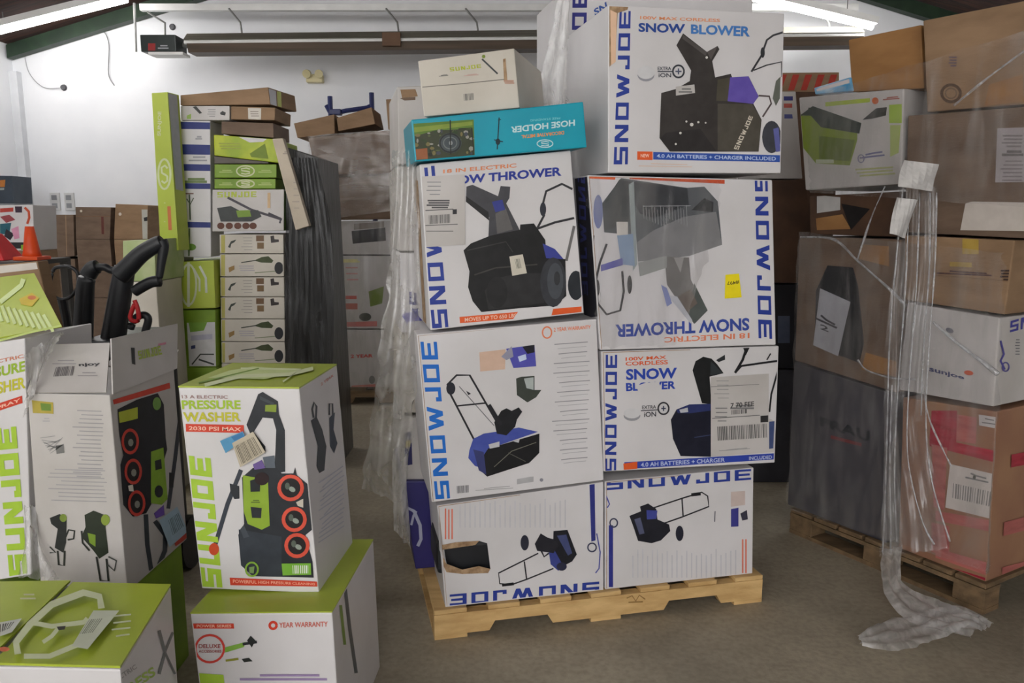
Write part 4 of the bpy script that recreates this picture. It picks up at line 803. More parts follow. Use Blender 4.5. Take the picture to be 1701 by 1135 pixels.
# film tail on the floor
def fl(px, py, z=.02): return at_z(px, py, z)
film('film_tail', 'crumpled clear film tail trailing from the pallet onto the concrete floor', [pr_(1462, 915, .16), fl(1470, 985, .09), fl(1510, 1030, .05), fl(1560, 1050, .04), fl(1610, 1058, .03)], [pr_(1500, 905, .14), fl(1500, 968, .10), fl(1560, 1000, .06), fl(1610, 1020, .05), fl(1640, 1030, .03)], FILMW, 14, 60, .013, 2.6, 41, .2)
film('film_tail', 'flattened clear film end lying on the concrete floor', [fl(1425, 1058, .03), fl(1470, 1030, .04), fl(1530, 1020, .05), fl(1590, 1008, .05), fl(1650, 1035, .03)], [fl(1432, 1072, .03), fl(1500, 1078, .035), fl(1560, 1060, .04), fl(1610, 1040, .04), fl(1630, 1050, .03)], FILMW, 14, 60, .013, 2.6, 44, .2)
# ------------------------------------------------------------------ pressure washer boxes on the left
G4 = 'boxed pressure washers in the front left group'
GR, GRL, RD = (164, 198, 62), (176, 200, 60), (206, 66, 44)
PA = fplane(0, 2.0, 0)
t = T(300, 640, 3.338)
A1 = Box('pressure_washer_box', 'upright pressure washer box with lime top standing on another box', PA, [(296, 644), (497, 646), (530, 986), (335, 978)], .33, WHITE, dvec=(.026, .33, 0), group=G4)
# lime lid
c = A1.c; up = Vector((0, 0, 1))
slab('lid', [c[0], c[1], c[5], c[4]], up, .004, LIME, A1.root)
tp = (c[0] + up * .005, up)
p = Print(tp, base=.0005); p.poly((206, 222, 150), (345, 628), (440, 630), (505, 615), (420, 609), (380, 616)).line((226, 236, 190), 6, (340, 640), (400, 625), (480, 622), (520, 612)).line((226, 236, 190), 3, (400, 612), (500, 614), (470, 634)).line((120, 160, 40), 2, (330, 636), (430, 612)).build('lid_print', A1.root)
p = A1.pr(tr=t); p.text(GR, 'SUNJOE', [(112, 1125), (45, 400), (165, 396), (232, 1120)], block=True, th=.3, tv=.26, gap=.2, shear=.18).text((150, 120, 116), '13 A ELECTRIC', [(5, 55), (262, 57), (262, 76), (8, 74)]).text((160, 190, 50), 'PRESSURE', [(4, 84), (332, 84), (334, 134), (8, 134)], bold=.03).text((190, 186, 50), 'WASHER', [(12, 150), (332, 150), (334, 202), (16, 204)], bold=.03)
p.poly(RD, (28, 215), (350, 222), (352, 266), (30, 258)).text((236, 190, 170), '2030 PSI MAX', [(45, 228), (335, 234), (335, 256), (45, 250)]).poly(RD, (272, 1068), (758, 1090), (760, 1118), (276, 1110)).text((236, 170, 150), 'POWERFUL HIGH PRESSURE CLEANING', [(290, 1078), (745, 1098), (745, 1110), (290, 1098)]); p.build('lettering', A1.root)
p = A1.pr(tr=t)
DK = (40, 44, 50)
p.line((56, 62, 72), 24, (335, 470), (260, 660), (192, 885)).oval((196, 76, 40), 185, 910, 28, 34).poly((44, 48, 54), (272, 545), (325, 560), (326, 630), (298, 632), (276, 590))
p.poly(DK, (365, 220), (430, 50), (455, 38), (540, 90), (545, 160), (578, 250), (580, 480), (520, 490), (530, 250), (512, 185), (455, 180), (405, 262), (470, 340), (470, 380), (420, 350)).poly((130, 150, 50), (470, 110), (532, 108), (530, 150), (468, 146)).poly((60, 66, 70), (440, 60), (520, 100), (510, 110), (440, 80))
p.poly(DK, (340, 512), (400, 460), (520, 440), (560, 490), (625, 490), (635, 455), (645, 500), (700, 545), (724, 580), (732, 800), (692, 832), (732, 980), (738, 1068), (400, 1060), (335, 1000), (320, 830), (352, 770)).poly((52, 58, 66), (322, 800), (560, 840), (560, 1062), (400, 1058), (335, 1000)).poly((70, 76, 84), (330, 800), (350, 775), (380, 840), (350, 850))
p.poly((140, 170, 52), (345, 500), (400, 510), (484, 520), (494, 780), (450, 802), (372, 770), (350, 700)).poly((36, 40, 44), (385, 530), (415, 520), (442, 535), (440, 590), (388, 592)).poly((40, 44, 48), (388, 675), (450, 682), (446, 738), (396, 736)).rows((90, 110, 40), 390, 640, 440, 650, 2, 6).oval((40, 20, 24), 450, 520, 40, 36).poly((110, 90, 150), (400, 440), (450, 415), (470, 460), (410, 470)).poly((92, 100, 110), (455, 400), (520, 390), (525, 460), (470, 460))
for x, y, r_ in ((610, 570, 66), (630, 745, 62), (645, 890, 62)):
    p.oval((214, 84, 64), x, y, r_ + 8, r_ + 8).oval((30, 26, 28), x, y, r_ - 12, r_ - 12).oval((150, 160, 150), x + 8, y + 8, 20, 14, 9, 30).oval((90, 100, 90), x - 18, y - 10, 14, 20, 9)
p.poly((196, 190, 176), (640, 650), (680, 630), (680, 680), (650, 670)).ring((130, 170, 60), 10, 395, 1022, 34, 38).poly((120, 150, 90), (380, 1010), (410, 1005), (405, 1045), (382, 1040)).poly((120, 176, 60), (560, 990), (722, 988), (724, 1052), (566, 1056)).bars((226, 226, 220), [(620, 1000), (715, 1000), (715, 1044), (622, 1046)], 9).build('printed_picture', A1.root, 'picture of a black and lime pressure washer')
p = A1.pr(tr=t, base=.012); p.poly((86, 150, 190), (218, 310), (345, 256), (360, 292), (250, 378)).poly((188, 178, 158), (285, 322), (402, 258), (470, 372), (330, 456)).bars((110, 104, 92), [(300, 340), (405, 285), (455, 372), (340, 440)], 16).poly((60, 120, 170), (280, 288), (342, 262), (352, 286), (298, 310)).build('sticker', A1.root, 'crooked barcode sticker on blue tape')
p = A1.pr('right', T(290, 600, 2.121)); p.line((60, 64, 70), 7, (490, 200), (485, 170), (492, 145), (500, 160), (498, 200)).poly((48, 54, 58), (480, 210), (500, 195), (520, 240), (535, 300), (528, 385), (510, 395), (500, 370), (505, 300)).line((60, 64, 70), 6, (545, 190), (546, 150), (556, 150), (558, 190)).poly((44, 58, 76), (545, 200), (565, 180), (560, 240), (574, 290), (562, 326), (548, 300)).rows((186, 188, 200), 505, 430, 600, 640, 14, 4, dy=-60).text((206, 130, 120), '2 YEAR', [(515, 78), (560, 45), (560, 54), (516, 88)]).build('side_print', A1.root)
A2 = Box('pressure_washer_box', 'lime topped box directly under the upright pressure washer box', PA, [(316, 1020), (552, 1018), (566, 1226), (344, 1226)], .46, WHITE, off=.108, dvec=(.026, .46, 0), group=G4, zfix=.0005)
c = A2.c
zt = A1.c[2].z
p_ = [Vector(v) for v in (c[0], c[1], c[5], c[4])]
slab('lid', p_, Vector((0, 0, 1)), .0035, LIME, A2.root)
t = T(290, 600, 2.121)
p = A2.pr(tr=t); p.poly(RD, (65, 925), (208, 925), (210, 943), (68, 943)).text((236, 190, 170), 'POWER SERIES', [(78, 929), (200, 929), (200, 939), (78, 939)]).ring(RD, 9, 347, 932, 12, 12).text((196, 100, 84), 'YEAR WARRANTY', [(368, 922), (540, 918), (540, 936), (368, 940)]).ring((206, 70, 60), 8, 124, 1014, 50, 48).text((150, 60, 56), 'DELUXE', [(85, 998), (162, 998), (162, 1012), (85, 1012)]).text((150, 60, 56), 'ACCESSORIES', [(85, 1018), (165, 1018), (165, 1028), (85, 1028)]).rows((150, 130, 170), 225, 1108, 540, 1122, 2, 8).build('lettering', A2.root)
p = A2.pr(tr=t); p.poly((130, 176, 70), (175, 1010), (250, 990), (245, 1008), (178, 1028)).line((40, 44, 48), 10, (240, 998), (290, 990)).poly((36, 40, 40), (255, 985), (268, 968), (285, 985), (272, 1010)).poly((44, 48, 44), (236, 1050), (262, 1046), (275, 1058), (245, 1062)).line((150, 150, 60), 8, (180, 1056), (225, 1050)).poly(GR, (80, 1100), (172, 1106), (176, 1140), (80, 1140)).build('printed_picture', A2.root)
p = A2.pr('right', t); p.line((90, 96, 100), 12, (600, 790), (618, 950), (640, 1100)).line((120, 150, 70), 10, (585, 860), (600, 1000)).build('side_print', A2.root)
# open box with raised flaps
PB1 = fplane(0, 2.05, 0)
Bx = Box('pressure_washer_box', 'open white box with two raised flaps showing a pressure washer on its side', PB1, [(45, 653), (182, 656), (212, 985), (68, 985)], .37, GREYW, dvec=(.015, .37, 0), group=G4)
c = Bx.c
t = T(0, 400, 2.836)
def flap(nm, q3, label, m=GREYW):
    n_ = (q3[1] - q3[0]).cross(q3[3] - q3[0]).normalized()
    if n_.dot(EYE - q3[0]) < 0: n_ = -n_
    q3[2] = q3[2] - n_ * (q3[2] - q3[0]).dot(n_)
    o = slab(nm, q3, n_, .004, m, Bx.root); o['label'] = label; return (q3[0] + n_ * .0045, n_)
f1 = flap('flap', [at_y(78, 574, 2.17), at_y(183, 571, 2.17), c[1] + Vector((-.004, 0, 0)), c[0]], 'raised front flap')
p = Print(f1, t); p.rows((150, 146, 150), 245, 565, 360, 580, 2, 4).bars((110, 106, 108), [(265, 595), (355, 590), (345, 635), (250, 640)], 12).text((70, 70, 74), 'njoy', [(370, 578), (470, 572), (475, 592), (372, 596)], bold=.03).rows((150, 146, 148), 365, 622, 460, 636, 2, 4).build('flap_print', Bx.root)
f2 = flap('flap', [at_y(183, 563, 2.12), at_y(293, 538, 2.5), c[5] + Vector((.01, 0, 0)), c[1] + Vector((.004, .004, 0))], 'raised side flap')
p = Print(f2, t); p.poly((44, 46, 46), (618, 505), (634, 505), (638, 585), (622, 580)).text((170, 190, 70), 'SUNJOE', [(650, 520), (755, 495), (765, 535), (655, 560)], block=True, th=.3).poly((200, 130, 150), (745, 485), (782, 478), (782, 488), (745, 495)).build('flap_print', Bx.root)
slab('flap', [c[4] + Vector((.0, .005, .0)), c[5] + Vector((-.01, .005, 0)), c[5] + Vector((-.02, .09, .04)), c[4] + Vector((.02, .09, .04))], up, .004, GREYW, Bx.root)
p = Bx.pr(tr=t); p.poly((176, 160, 70), (150, 752), (250, 762), (252, 816), (155, 812)).poly((110, 140, 60), (190, 765), (240, 770), (240, 802), (195, 800)).rows((158, 156, 158), 340, 800, 490, 1110, 17, 5, dy=4, jit=.3).rows((176, 174, 176), 200, 838, 235, 850, 2, 6)
for k in range(9): p.line((150, 150, 150), 3, (190 + k * 6, 930 + k * 9), (260 + k * 5, 920 + (k * 31) % 70)); p.h -= p.step
p.poly((120, 120, 118), (262, 965), (300, 960), (302, 1000), (266, 1005)).build('small_print', Bx.root)
t5 = T(0, 760, 3.027)
p = Bx.pr(tr=t5); p.rows((160, 158, 160), 240, 60, 540, 215, 9, 5, dy=8)
p.line((46, 50, 46), 9, (330, 400), (345, 365), (375, 370), (370, 410), (340, 415)).poly((42, 46, 44), (250, 305), (300, 285), (335, 310), (332, 430), (318, 480), (275, 455), (290, 360), (258, 335)).oval((120, 140, 60), 318, 305, 18, 20).line((50, 54, 48), 10, (290, 470), (295, 540), (322, 545), (325, 470)).line((60, 64, 60), 7, (250, 450), (280, 480), (250, 480))
p.poly((44, 52, 40), (425, 290), (470, 268), (550, 300), (530, 350), (545, 480), (500, 510), (470, 470), (410, 400), (430, 350)).oval((130, 150, 60), 530, 315, 22, 28).poly((120, 150, 50), (440, 380), (480, 390), (480, 450), (450, 430)).line((46, 50, 46), 9, (410, 370), (415, 430), (450, 470)).line((46, 50, 46), 10, (485, 500), (505, 620), (545, 622), (535, 510)).line((80, 84, 80), 8, (545, 500), (585, 520), (575, 570), (540, 540)).build('tool_pictures', Bx.root)
t = T(170, 620, 3.153)
p = Bx.pr('right', t); p.poly((206, 70, 54), (55, 140), (352, 50), (356, 80), (60, 165)).line((60, 64, 72), 20, (405, 250), (380, 460), (362, 590), (345, 710)).poly((44, 46, 50), (350, 520), (378, 525), (372, 600), (350, 600))
p.line((60, 68, 74), 24, (228, 740), (236, 900), (256, 1030), (292, 1018), (328, 930), (330, 850), (275, 775)).poly((60, 76, 50), (248, 1040), (312, 1015), (302, 1110), (250, 1112))
p.poly((34, 36, 42), (80, 190), (180, 140), (290, 105), (322, 165), (332, 340), (340, 400), (255, 690), (230, 735), (160, 752), (110, 690), (95, 480), (110, 430), (90, 330)).poly((134, 170, 54), (255, 412), (320, 390), (342, 660), (312, 690), (255, 682)).poly((40, 44, 46), (275, 460), (308, 450), (312, 500), (278, 510)).oval((36, 40, 44), 296, 620, 22, 32).poly((180, 190, 60), (85, 205), (185, 178), (186, 238), (90, 262)).oval((120, 160, 80), 286, 160, 22, 34).poly((110, 80, 170), (270, 735), (322, 690), (326, 742), (282, 762))
for x, y in ((146, 358), (162, 516), (180, 682)): p.oval((206, 70, 58), x, y, 46, 68).oval((32, 28, 30), x, y, 33, 52).oval((150, 150, 140), x + 3, y + 6, 14, 20, 9)
p.poly((226, 220, 210), (135, 590), (160, 585), (165, 620), (140, 618)).build('printed_picture', Bx.root, 'picture of a black and lime pressure washer')
p = Bx.pr('right', t, base=.006); p.poly((164, 190, 206), (298, 772), (392, 700), (450, 830), (352, 912)).bars((110, 130, 140), [(345, 770), (400, 730), (430, 800), (370, 850)], 8).poly((190, 70, 56), (378, 892), (462, 816), (466, 850), (384, 908)).poly((160, 190, 80), (350, 960), (470, 870), (485, 1010), (360, 1090)).build('sticker', Bx.root)
p = Bx.pr('right', t, base=.0008); p.poly(LIME, (352, 1112), (492, 1022), (505, 1120), (360, 1160)).build('lime_base', Bx.root)
Bz = Bx.c[3].z
def plain(name, label, x0, x1, y0, y1, z0, z1, m, group, bev=.004):
    r = root(name, label, 'box', Vector(((x0 + x1) / 2, (y0 + y1) / 2, z0)), group)
    make('box_body', *bevel(boxv(x0, x1, y0, y1, z0, z1), bev), m, None, r); return r
bx0, bx1 = min(v.x for v in Bx.c[2:4]), max(v.x for v in Bx.c[2:4])
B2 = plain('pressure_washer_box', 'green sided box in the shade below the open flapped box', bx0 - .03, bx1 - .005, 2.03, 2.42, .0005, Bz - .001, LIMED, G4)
make('lid', *bevel(boxv(bx0 - .03, bx1 - .005, 2.028, 2.049, Bz - .05, Bz + .002), .002), LIME, None, B2)
# lime topped box in front
yb, yf, zc_ = 1.82, 1.46, .55
cf = [Vector(v) for v in ((at_z(20, 1108, zc_)), (at_z(200, 1112, zc_)), (at_z(284, 975, zc_)), (at_z(60, 966, zc_)))]
cf[0] = cf[1] + (cf[0] - cf[1]).normalized() * .46; side = cf[2] - cf[1]; cf[3] = cf[0] + side
Cc = Box.__new__(Box)
low = [Vector((v.x, v.y, .0005)) for v in cf]
Cc.c = [cf[0], cf[1], low[1], low[0], cf[3], cf[2], low[2], low[3]]; ctr = sum(Cc.c, Vector()) / 8
Cc.root = root('pressure_washer_box', 'lime topped box with taped lid in front of the open flapped box', 'box', Vector((ctr.x, ctr.y, 0)), G4)
Cc.body = make('box_body', *bevel(hexa(Cc.c), .005), WHITE, None, Cc.root)
m0, m1 = at_z(26, 1107, zc_), at_z(160, 969, zc_)
k0 = (m0 - cf[0]).dot((cf[1] - cf[0]).normalized()) / (cf[1] - cf[0]).length
e0, e1 = cf[0].lerp(cf[1], .42), cf[3].lerp(cf[2], .46)
lift = Vector((0, 0, .012))
slab('flap', [cf[0] + Vector((-.01, -.015, .006)), e0 + lift + Vector((-.004, -.015, 0)), e1 + lift * .6 + Vector((-.004, 0, 0)), cf[3]], up, .005, LIME, Cc.root)
slab('flap', [e0 + Vector((.002, 0, .003)), cf[1] + Vector((.0, 0, .002)), cf[2] + Vector((0, 0, .002)), e1 + Vector((.002, 0, .003))], up, .005, LIME, Cc.root)
tp = (Vector((0, 0, zc_ + .021)), up)
p = Print(tp, t5, base=.0); WH = (206, 214, 176)
p.line(WH, 34, (90, 990), (80, 930), (150, 840), (260, 740), (420, 680), (500, 700), (510, 760)).line(WH, 26, (120, 1000), (250, 1000), (420, 930), (500, 860), (520, 780)).line(WH, 24, (150, 830), (260, 850), (420, 830), (440, 810)).line(WH, 20, (215, 930), (260, 900), (300, 850))
p.poly((200, 206, 186), (360, 950), (470, 770), (600, 770), (440, 965)).bars((130, 136, 120), [(450, 815), (520, 810), (470, 880), (400, 890)], 7).poly((204, 208, 200), (0, 830), (110, 810), (60, 880), (0, 900)).bars((70, 70, 70), [(0, 840), (80, 825), (50, 860), (0, 880)], 6).oval((206, 100, 60), 20, 965, 28, 12).rows((196, 204, 170), 560, 800, 660, 900, 4, 8, dy=-10).rows((200, 200, 170), 100, 690, 180, 710, 2, 8).build('lid_print', Cc.root, 'pale ring emblem, bars and small print')
p = Print(tp, t5, base=.002); p.poly((40, 36, 34), (285, 852), (330, 848), (325, 866), (295, 870)).build('torn_slot', Cc.root)
p = Cc.pr('right', t5); p.text((150, 150, 150), 'ELECTRIC', [(545, 1130), (680, 1040), (690, 1060), (560, 1150)]).text(GR, 'PRESS', [(600, 1170), (770, 1050), (785, 1095), (620, 1210)], bold=.03).line((110, 116, 116), 16, (800, 870), (830, 980), (800, 1090)).line((110, 116, 116), 12, (870, 880), (830, 980), (880, 1090)).build('side_print', Cc.root)
# far left box
PD = fplane(0, 2.06, 0)
Dx = Box('pressure_washer_box', 'pressure washer box with lime lid tipped up, beside the open flapped box', PD, [(-110, 585), (41, 562), (52, 955), (-70, 975)], .33, WHITE, dvec=(.02, .30, 0), group=G4)
c = Dx.c
q3 = [at_y(-60, 470, 2.34), at_y(58, 456, 2.34), c[1] + Vector((0, 0, .002)), c[0] + Vector((0, 0, .002))]
q3[2] = at_y(106, 548, 2.10)
n_ = (q3[1] - q3[0]).cross(q3[3] - q3[0]).normalized(); n_ = n_ if n_.dot(EYE - q3[0]) > 0 else -n_
q3[2] -= n_ * (q3[2] - q3[0]).dot(n_)
slab('lid', q3, n_, .005, LIME, Dx.root)
t = T(0, 400, 2.836)
p = Print((q3[0] + n_ * .006, n_), t); p.poly((200, 176, 40), (90, 275), (150, 245), (185, 270), (150, 310), (100, 300)).oval((196, 110, 40), 150, 268, 20, 10)
for k in range(9): p.line((204, 220, 150), 15, (-20 + k * 28, 300 + k * 6), (10 + k * 30, 380 + k * 6)); p.h -= p.step
p.line((210, 226, 160), 22, (0, 290), (100, 210), (110, 180)).line((190, 210, 110), 10, (0, 470), (150, 430), (290, 400)).build('lid_print', Dx.root)
p = Dx.pr(tr=t); p.text((196, 120, 90), 'ELECTRIC', [(-80, 575), (110, 535), (112, 552), (-80, 592)]).text((150, 180, 50), 'PRESSURE', [(-150, 625), (118, 565), (120, 615), (-150, 675)], bold=.03).text((190, 186, 50), 'WASHER', [(-110, 690), (118, 640), (120, 695), (-110, 745)], bold=.03).poly((200, 66, 46), (-120, 805), (104, 730), (106, 765), (-120, 840)).text((236, 190, 170), 'SPRAY', [(-40, 790), (95, 742), (95, 758), (-40, 806)])
p.text(GR, 'SUNJOE', [(45, 1590), (-20, 890), (75, 870), (130, 1575)], block=True, th=.3, tv=.26, gap=.2, shear=.1).build('lettering', Dx.root)
p = Dx.pr('right', t5); p.poly((150, 40, 40), (118, 340), (160, 350), (180, 372), (125, 370)).build('side_print', Dx.root)
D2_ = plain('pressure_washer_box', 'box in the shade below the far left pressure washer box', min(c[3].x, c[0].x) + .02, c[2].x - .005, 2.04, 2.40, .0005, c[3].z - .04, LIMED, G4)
film('crumpled_film', 'grey crumpled film stuffed between the tipped lid box and open box', [at_y(38, 590, 2.03), at_y(46, 640, 2.02), at_y(42, 690, 2.02)], [at_y(104, 552, 2.14), at_y(84, 585, 2.10), at_y(56, 640, 2.04)], FILMD, 12, 24, .012, 2, 51, .2)
film('crumpled_film', 'crumpled clear film and cord beside the base of the open box', [at_y(40, 840, 2.03), at_y(40, 900, 2.0), at_y(30, 960, 1.98)], [at_y(60, 840, 2.06), at_y(66, 900, 2.04), at_y(98, 962, 2.02)], FILMD, 10, 24, .012, 2, 54, .2)
tray = Box('flat_brown_box', 'torn brown box edge with white lining behind the tipped lime lid', fplane(0, 2.55, 0), [(-60, 445), (62, 434), (92, 560), (-60, 560)], .06, KRAFT, group=G4)
p = tray.pr(); p.poly((206, 200, 192), (-50, 446), (61, 436), (63, 447), (-50, 460)).poly(KRAFTO, (64, 440), (70, 438), (95, 555), (80, 555)).build('white_lining', tray.root)
D3_ = plain('brown_carton', 'brown carton in the shade supporting the torn box edge', tray.c[3].x + .01, tray.c[2].x - .01, 2.552, 2.605, .0005, min(v.z for v in tray.c) - .001, KRAFTD, G4)

# ------------------------------------------------------------------ the unboxed pressure washer behind
YP = 2.9
def yp(px, py, dy=0): return at_y(px, py, YP + dy)
r = root('pressure_washer', 'black pressure washer with tall frame handle and spray gun behind the boxes', 'pressure washer', Vector((yp(190, 560).x, YP, 0)))
u = T(100, 400, 5.675)
def U(*pts, dy=0): return [yp(*u(q)[0], dy) for q in pts]
def bar(nm, pts, wd, dy=0, th=.05, m=PLASTIC):       # moulded bar with rounded edge along a path
    P = curve_pts(U(*pts, dy=dy), 6); rr = [wd[0] + (wd[1] - wd[0]) * i / (len(P) - 1) for i in range(len(P))] if isinstance(wd, tuple) else wd
    return make(nm, *tube(P, rr, 10), m, None, r, smooth=True)
bar('handle_post', [(200, 1100), (215, 900), (228, 600), (245, 380), (300, 270), (350, 245)], (.038, .026))
bar('handle_crossbar', [(330, 250), (420, 250), (470, 275), (540, 290)], .014)
bar('handle_post', [(470, 1100), (520, 800), (570, 480), (610, 250)], (.046, .036))
bar('gun_body', [(560, 330), (640, 250), (760, 130), (900, 40), (960, 10)], (.036, .026), dy=-.03)
bar('gun_grip', [(955, 5), (975, 60), (955, 200), (935, 350)], (.022, .012), dy=-.03)
bar('trigger', [(700, 480), (780, 430), (860, 390), (940, 380)], (.02, .022), dy=-.03)
bar('hose', [(700, 560), (730, 640), (740, 740), (700, 760), (660, 720), (700, 600)], .008, dy=-.05, m=RED)
bar('hose', [(660, 830), (700, 740), (780, 700), (830, 740), (800, 860)], .014, dy=-.02)
bodyv = bevel(boxv(yp(140, 500).x, yp(232, 500).x, YP - .1, YP + .3, .08, yp(180, 560).z), .03, 3)
make('housing', *bodyv, PLASTIC, None, r)
for x in (yp(140, 500).x - .03, yp(232, 500).x + .03):
    make('wheel', *tube([(x - .025, YP + .2, .11), (x + .025, YP + .2, .11)], .11, 20), PLASTIC, None, r)
make('foot', *boxv(yp(150, 500).x, yp(222, 500).x, YP - .08, YP - .02, 0, .09), PLASTIC, None, r)
r = root('trimmer_handle', 'dark loop handled garden tool leaning behind the open flapped box', 'garden tool', at_y(115, 570, 2.95))
lp = curve_pts([at_y(*u((x, y))[0], 2.95) for x, y in ((10, 245), (100, 250), (165, 310), (165, 430), (110, 520), (30, 555), (-60, 520), (-90, 400), (-60, 270), (10, 245))], 5)
make('loop_grip', *tube(lp[:-1], .007, 8, closed=True), PLASTIC, None, r, smooth=True)
make('shaft', *tube([at_y(*u((20, 555))[0], 2.95), at_y(*u((50, 720))[0], 2.95), at_y(*u((80, 960))[0], 2.94), (at_y(*u((80, 960))[0], 2.94).x, 2.95, .0)], .017, 10), PLASTIC, None, r)
# ------------------------------------------------------------------ tall stack of lime and white boxes behind
YG = 4.3
PG = fplane(0, YG, 0); G5 = 'garden tool boxes in the tall stack at the back'
t = T(220, 120, 3.544); t3 = T(220, 380, 3.544)
def gbox(nm, lb_, q, m, d=.5, off=0, tr=t, **k): return Box(nm, lb_, PG, tr(*q), d, m, off=off, group=G5, **k)
b = gbox('tall_lime_box', 'tall narrow lime box standing on end with round emblem', [(112, 122), (206, 116), (272, 1050), (165, 1050)], LIME, .10, off=.14, dvec=(.018, .10, 0))
p = b.pr(tr=t); s_logo(p, (196, 206, 160), 188, 600, 36, 88, 12); p.text((200, 206, 160), 'SUNJOE', [(146, 375), (150, 230), (176, 232), (172, 376)], bold=.03).poly((190, 110, 60), (205, 790), (225, 790), (232, 930), (212, 930)).rows((190, 200, 130), 185, 770, 195, 990, 3, 6).build('lettering', b.root)
p = b.pr('right', t); p.poly((176, 180, 184), (210, 120), (262, 128), (300, 700), (255, 690)).build('side_panel', b.root)
g_t = b
b = gbox('tall_white_box', 'tall white tool box crossed by dark blue tape bands', [(270, 285), (458, 285), (462, 1088), (282, 1090)], WHITE, .2)
for k, (y0, y1) in enumerate(((292, 336), (424, 486), (540, 582), (652, 688), (880, 916))):
    p = b.pr(tr=t, base=.0015); p.poly((38, 50, 118), (268, y0), (460, y0 + 4), (460, y1), (268, y1 - 2)); p.build('tape_band', b.root)
p = b.pr(tr=t); p.rows((150, 150, 156), 330, 500, 440, 520, 2, 9).rows((110, 130, 80), 290, 630, 440, 645, 2, 14).line((70, 84, 60), 9, (335, 720), (340, 870)).line((120, 90, 80), 7, (305, 715), (360, 715)).line((70, 84, 60), 7, (320, 745), (340, 780), (360, 740)).line((90, 110, 70), 10, (335, 920), (332, 1090)).oval((110, 150, 60), 345, 1030, 30, 20).rows((160, 160, 166), 370, 380, 410, 392, 2, 10).build('printed_picture', b.root)
b = gbox('long_brown_box', 'long brown box lying on top of the lime and white stack', [(282, 135), (798, 88), (810, 190), (282, 196)], KRAFT, .3, dvec=(.06, .3, 0))
p = b.pr('right', t); p.poly((200, 200, 206), (802, 96), (845, 110), (850, 210), (812, 190)).poly((190, 196, 90), (850, 112), (875, 118), (880, 240), (856, 215)).build('end_label', b.root)
b = gbox('white_tool_box', 'small white box with black tool pictures under the long brown box', [(284, 198), (572, 198), (572, 283), (284, 283)], GREYW, .3, off=.01)
p = b.pr(tr=t); p.poly((50, 52, 50), (355, 205), (375, 200), (410, 240), (395, 245)).poly((60, 60, 60), (515, 240), (530, 228), (550, 238), (545, 255), (520, 250)).poly((150, 180, 90), (320, 255), (345, 245), (345, 275), (320, 275)).rows((150, 150, 150), 440, 220, 490, 260, 4, 5).build('printed_picture', b.root)
b = gbox('brown_carton', 'brown carton with square white label under the long brown box', [(580, 200), (840, 208), (838, 283), (580, 278)], KRAFT, .3)
p = b.pr(tr=t); p.poly((206, 200, 190), (680, 210), (758, 212), (756, 280), (682, 276)).rows((140, 130, 120), 690, 232, 745, 258, 3, 5).build('label_sheet', b.root)
gbox('brown_carton', 'reddish brown carton above the yellow green crumpled box', [(524, 290), (828, 300), (832, 386), (524, 362)], KRAFTD, .3, off=.02)
b = gbox('crumpled_lime_box', 'crumpled yellow green box sagging above the emblem boxes', [(478, 368), (850, 395), (862, 534), (482, 490)], mat('yellow_lime_card', (178, 190, 40), (140, 164, 30), rough=.4, scale=9, bump=.3, bscale=12), .4, off=.02)
p = b.pr(tr=t); p.poly((206, 204, 206), (608, 372), (800, 385), (770, 410), (690, 414)).poly((110, 132, 30), (690, 480), (780, 420), (800, 510), (700, 500)).rows((150, 160, 60), 500, 420, 640, 450, 3, 8).build('torn_wrapper', b.root)
gbox('grey_flat_box', 'thin grey box edge under the crumpled lime box', [(482, 494), (800, 526), (800, 538), (482, 538)], mat('grey_card', (104, 98, 92)), .35)
for k, (y0, y1, w1) in enumerate(((542, 622, 848), (628, 686, 842))):
    b = gbox('lime_emblem_box', ('flat olive lime box with round pale emblem, upper of the pair', 'flat olive lime box with round pale emblem, lower of the pair')[k], [(482, y0), (w1, y0), (w1, y1), (482, y1)], LIMED, .4)
    p = b.pr(tr=t); s_logo(p, (196, 200, 160), 665, (y0 + y1) / 2, 52, (y1 - y0) * .38, 8); p.rows((170, 186, 110), 510, (y0 + y1) / 2 - 4, 590, (y0 + y1) / 2 + 6, 2, 6).rows((170, 186, 110), 740, (y0 + y1) / 2 - 4, 820, (y0 + y1) / 2 + 6, 2, 6); p.build('emblem', b.root)
b = gbox('chainsaw_box', 'white box with pole saw picture in the middle of the tall stack', [(470, 692), (892, 690), (890, 934), (470, 938)], GREYW, .42, off=.02)
p = b.pr(tr=t); p.text((176, 190, 70), 'SUNJOE', [(500, 705), (730, 702), (730, 735), (500, 738)], block=True, th=.3).line((70, 66, 74), 14, (560, 738), (700, 810), (880, 868)).line((60, 58, 66), 12, (800, 830), (872, 862), (868, 890)).poly((60, 64, 64), (498, 800), (580, 788), (640, 820), (740, 812), (760, 850), (700, 880), (520, 880)).poly((120, 150, 56), (610, 815), (690, 812), (700, 850), (620, 855)).poly((200, 170, 130), (795, 710), (812, 710), (812, 800), (795, 800))
for x in (520, 570, 620, 668, 710): p.oval((96, 56, 40), x, 905, 22, 20, 10); p.h -= p.step * .5
p.build('printed_picture', b.root, 'picture of a pole saw and red roundels')
p = b.pr('right', t); p.poly((110, 140, 70), (893, 700), (930, 700), (930, 940), (893, 934)).build('side_panel', b.root)
ys = [(34, 146, 0), (150, 282, 1), (286, 400, 0), (404, 530, 0), (534, 664, 1), (668, 792, 1)]
